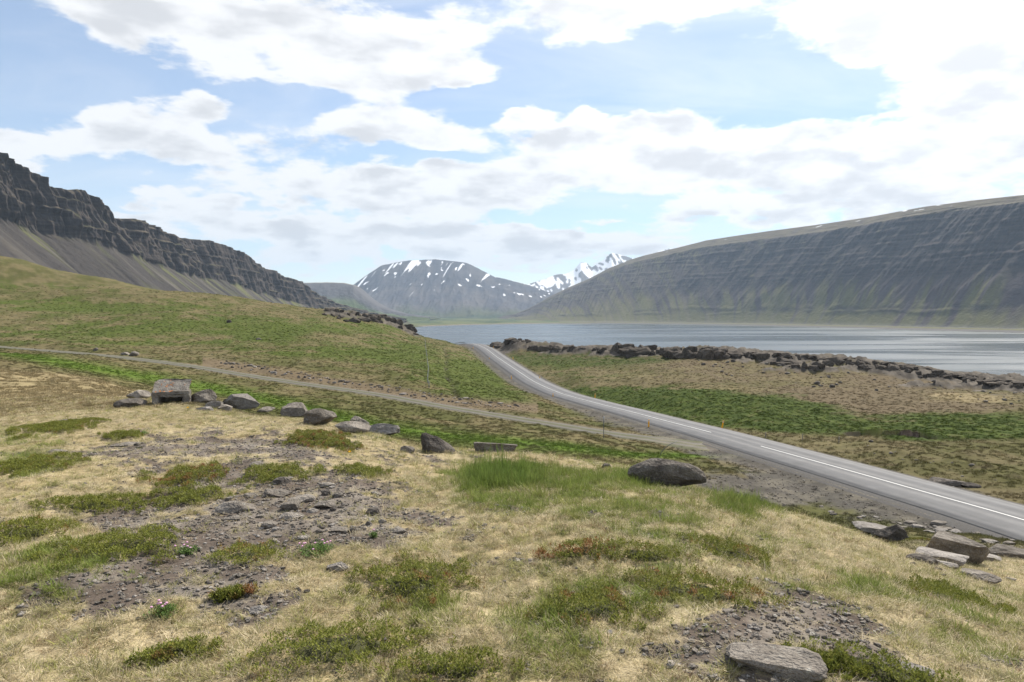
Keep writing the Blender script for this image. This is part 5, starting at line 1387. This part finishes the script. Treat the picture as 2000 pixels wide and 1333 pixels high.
def build_mats():
    rg = np.random.default_rng(77)
    for (px, py, hw, hh, red, lab), (p, ctr, W, Dp, th_) in zip(MATS, MAT_FOOT):
        hgt = min(.065, .13 * W + .02)
        n = int(min(6500, max(600, 11000 * W * Dp)))
        u = rg.uniform(-1.3, 1.3, (n * 4, 2))
        rad = np.hypot(u[:, 0], u[:, 1]) + 1.1 * fbm2(u[:, 0] * 2.2 + px, u[:, 1] * 2.2 + py, 3, 5)
        u = u[rad < .92][:n]; rad = rad[rad < .92][:n]
        th = -math.atan2(p[0], p[1])
        lx, ly = u[:, 0] * W, u[:, 1] * Dp
        X = ctr[0] + lx * math.cos(th) - ly * math.sin(th); Y = ctr[1] + lx * math.sin(th) + ly * math.cos(th)
        Z = ground(X, Y); dome = np.clip(1 - np.clip(rad, 0, 1) ** 2, 0, 1) * hgt * (1 + .7 * noise2(X / .09, Y / .09, 9))
        sz = .028 * (.85 + .03 * p[1])
        rn = noise2(X / .13, Y / .13, 15) + .6 * noise2(X / .05, Y / .05, 16)
        col = lerp(np.array([.21, .215, .035]), np.array([.115, .135, .028]), rg.random(len(X))[:, None])
        col = lerp(col, np.array([.25, .10, .045]), (sstep(.25, -.25, rn + .85 - 1.0 * red) * .85)[:, None])
        root = bpy.data.objects.new('heath_mat', None); COL.objects.link(root); root.location = (ctr[0], ctr[1], ctr[2] + CAM_Z)
        tag(root, lab, 'plant', 'low heath mats on the knoll')
        me = sprig_cloud(np.stack([X - ctr[0], Y - ctr[1]], 1), Z + dome - ctr[2] - .012, 1.0, sz, col, rg)
        link('foliage', me, M_HEATH, root)
        # woody cushion under the leaves
        nu, nv = 26, 7; a = np.linspace(0, 2 * math.pi, nu); q = np.linspace(0, 1, nv); A, Q = np.meshgrid(a, q, indexing='ij')
        lim = .55 - .3 * fbm2(np.cos(A) * 1.4 + px, np.sin(A) * 1.4 + py, 2, 5); ux, uy = np.cos(A) * Q * lim * W, np.sin(A) * Q * lim * Dp
        cx = ux * math.cos(th) - uy * math.sin(th); cy = ux * math.sin(th) + uy * math.cos(th)
        cz = ground(cx + ctr[0], cy + ctr[1]) - ctr[2] + (1 - Q ** 2) * hgt * .5 - .012 * (Q > .9)
        link('cushion', mesh_np('cushion', np.stack([cx, cy, cz], -1).reshape(-1, 3), grid_faces(nu, nv)), M_CUSH, root)
M_CUSH = mat_plain('heath_stems', (.055, .055, .022), .95, 30, .8)
build_mats()

M_PINK = mat_plain('pink_petals', (.60, .33, .47), .7, 40, .3); M_YEL = mat_plain('yellow_petals', (.80, .52, .01), .6, 40, .2)
M_STEM = mat_plain('flower_stem', (.10, .16, .04), .8, 30, .3)
def head_mesh(r, seed):
    bm = bmesh.new(); bmesh.ops.create_icosphere(bm, subdivisions=2, radius=r); V = np.array([v.co[:] for v in bm.verts]); F = np.array([[v.index for v in f.verts] for f in bm.faces]); bm.free()
    V *= (1 + .25 * noise3(V[:, 0] / r * 2 + seed, V[:, 1] / r * 2, V[:, 2] / r * 2, 3))[:, None]; V[:, 2] *= .75
    return mesh_np('flower_head', V, F, False)
_heads = [head_mesh(.0085, i) for i in range(3)]
def build_flowers():
    rg = np.random.default_rng(91)
    for px, py, w, nf, lab in ((615,1078,32,10,'clump of pink thrift flowers below the stony patch'),(318,1200,22,7,'clump of pink thrift flowers on the lower left'),(368,1080,16,5,'small clump of pink thrift flowers beside the green mat'),(730,1050,6,1,'single pink thrift flower at the stony patch'),(276,848,12,6,'small pink thrift flowers on the bare ground at the left')):
        p = hit(px, py); R = w * p[1] / F_PX
        root = bpy.data.objects.new('thrift', None); COL.objects.link(root); root.location = (p[0], p[1], p[2] + CAM_Z); tag(root, lab, 'flowers')
        n = max(30, int(140 * R / .08)); xy = rg.normal(0, R * .5, (n, 2)); xy = np.clip(xy, -R, R)
        Z = ground(xy[:, 0] + p[0], xy[:, 1] + p[1]) - p[2]
        link('leaves', sprig_cloud(xy, Z, 1.0, .03, np.tile(np.array([.12, .19, .05]), (n, 1)), rg), M_HEATH, root)
        for i in range(nf):
            a, b_ = rg.normal(0, R * .45, 2) if nf > 1 else (0, 0); h = rg.uniform(.04, .075); gz = float(ground(np.array([p[0] + a]), np.array([p[1] + b_]))[0]) - p[2]
            o = link('flower', _heads[i % 3], M_PINK, root); o.location = (a, b_, gz + h)
            s = link('stem', tube([(0, 0, -h), (0, 0, 0)], .0015, 4), M_STEM, o)
    for px, py, sc, lab in ((683, 893, 1.0, 'single yellow dandelion in the dry grass'), (367, 804, 1.2, 'small yellow flower in front of the ruin')):
        p = hit(px, py); root = bpy.data.objects.new('dandelion', None); COL.objects.link(root); root.location = (p[0], p[1], p[2] + CAM_Z); tag(root, lab, 'flower')
        V = []; F = []
        for ring, (r, z, m) in enumerate(((.026, .0, 18), (.019, .006, 14), (.011, .011, 9))):
            for i in range(m):
                a = 2 * math.pi * i / m + ring * .3; b0 = len(V); c, s = math.cos(a), math.sin(a); w = .0035
                V += [(c * .003, s * .003, z), (c * r * .6 - s * w, s * r * .6 + c * w, z + .004), (c * r, s * r, z + .002), (c * r * .6 + s * w, s * r * .6 - c * w, z + .004)]; F.append((b0, b0 + 1, b0 + 2, b0 + 3))
        V = np.array(V) * sc; hh = .075 * sc
        o = link('petals', mesh_np('petals', V, np.array(F), False), M_YEL, root); o.location = (0, 0, hh); o.rotation_euler = (.5, 0, 0)
        link('stem', tube([(0, 0, -.01), (.004, 0, hh * .5), (0, 0, hh)], .002, 5), M_STEM, root)
build_flowers()

# ------------------------------------------------------------------ the air
def build_haze():
    m = bpy.data.materials.new('haze'); m.use_nodes = True
    b = NB(m.node_tree); b.n.clear()
    out = b.node('ShaderNodeOutputMaterial'); pv = b.node('ShaderNodeVolumePrincipled')
    pv.inputs['Color'].default_value = (.60, .78, 1.0, 1); pv.inputs['Density'].default_value = HAZE_DENSITY
    pv.inputs['Anisotropy'].default_value = 0.0
    b.l.new(pv.outputs[0], out.inputs['Volume'])
    x0, x1, y0, y1, z0, z1 = -9500, 9500, -6500, 15500, -25, 1350
    V = [(x, y, z) for x in (x0, x1) for y in (y0, y1) for z in (z0, z1)]
    F = [(0,1,3,2),(4,6,7,5),(0,4,5,1),(2,3,7,6),(0,2,6,4),(1,5,7,3)]
    me = mesh_np('haze', np.array(V, float), np.array(F), False)
    tag(link('haze', me, m), 'pale blue haze in the air over the fjord', None, None, 'stuff')
build_haze()
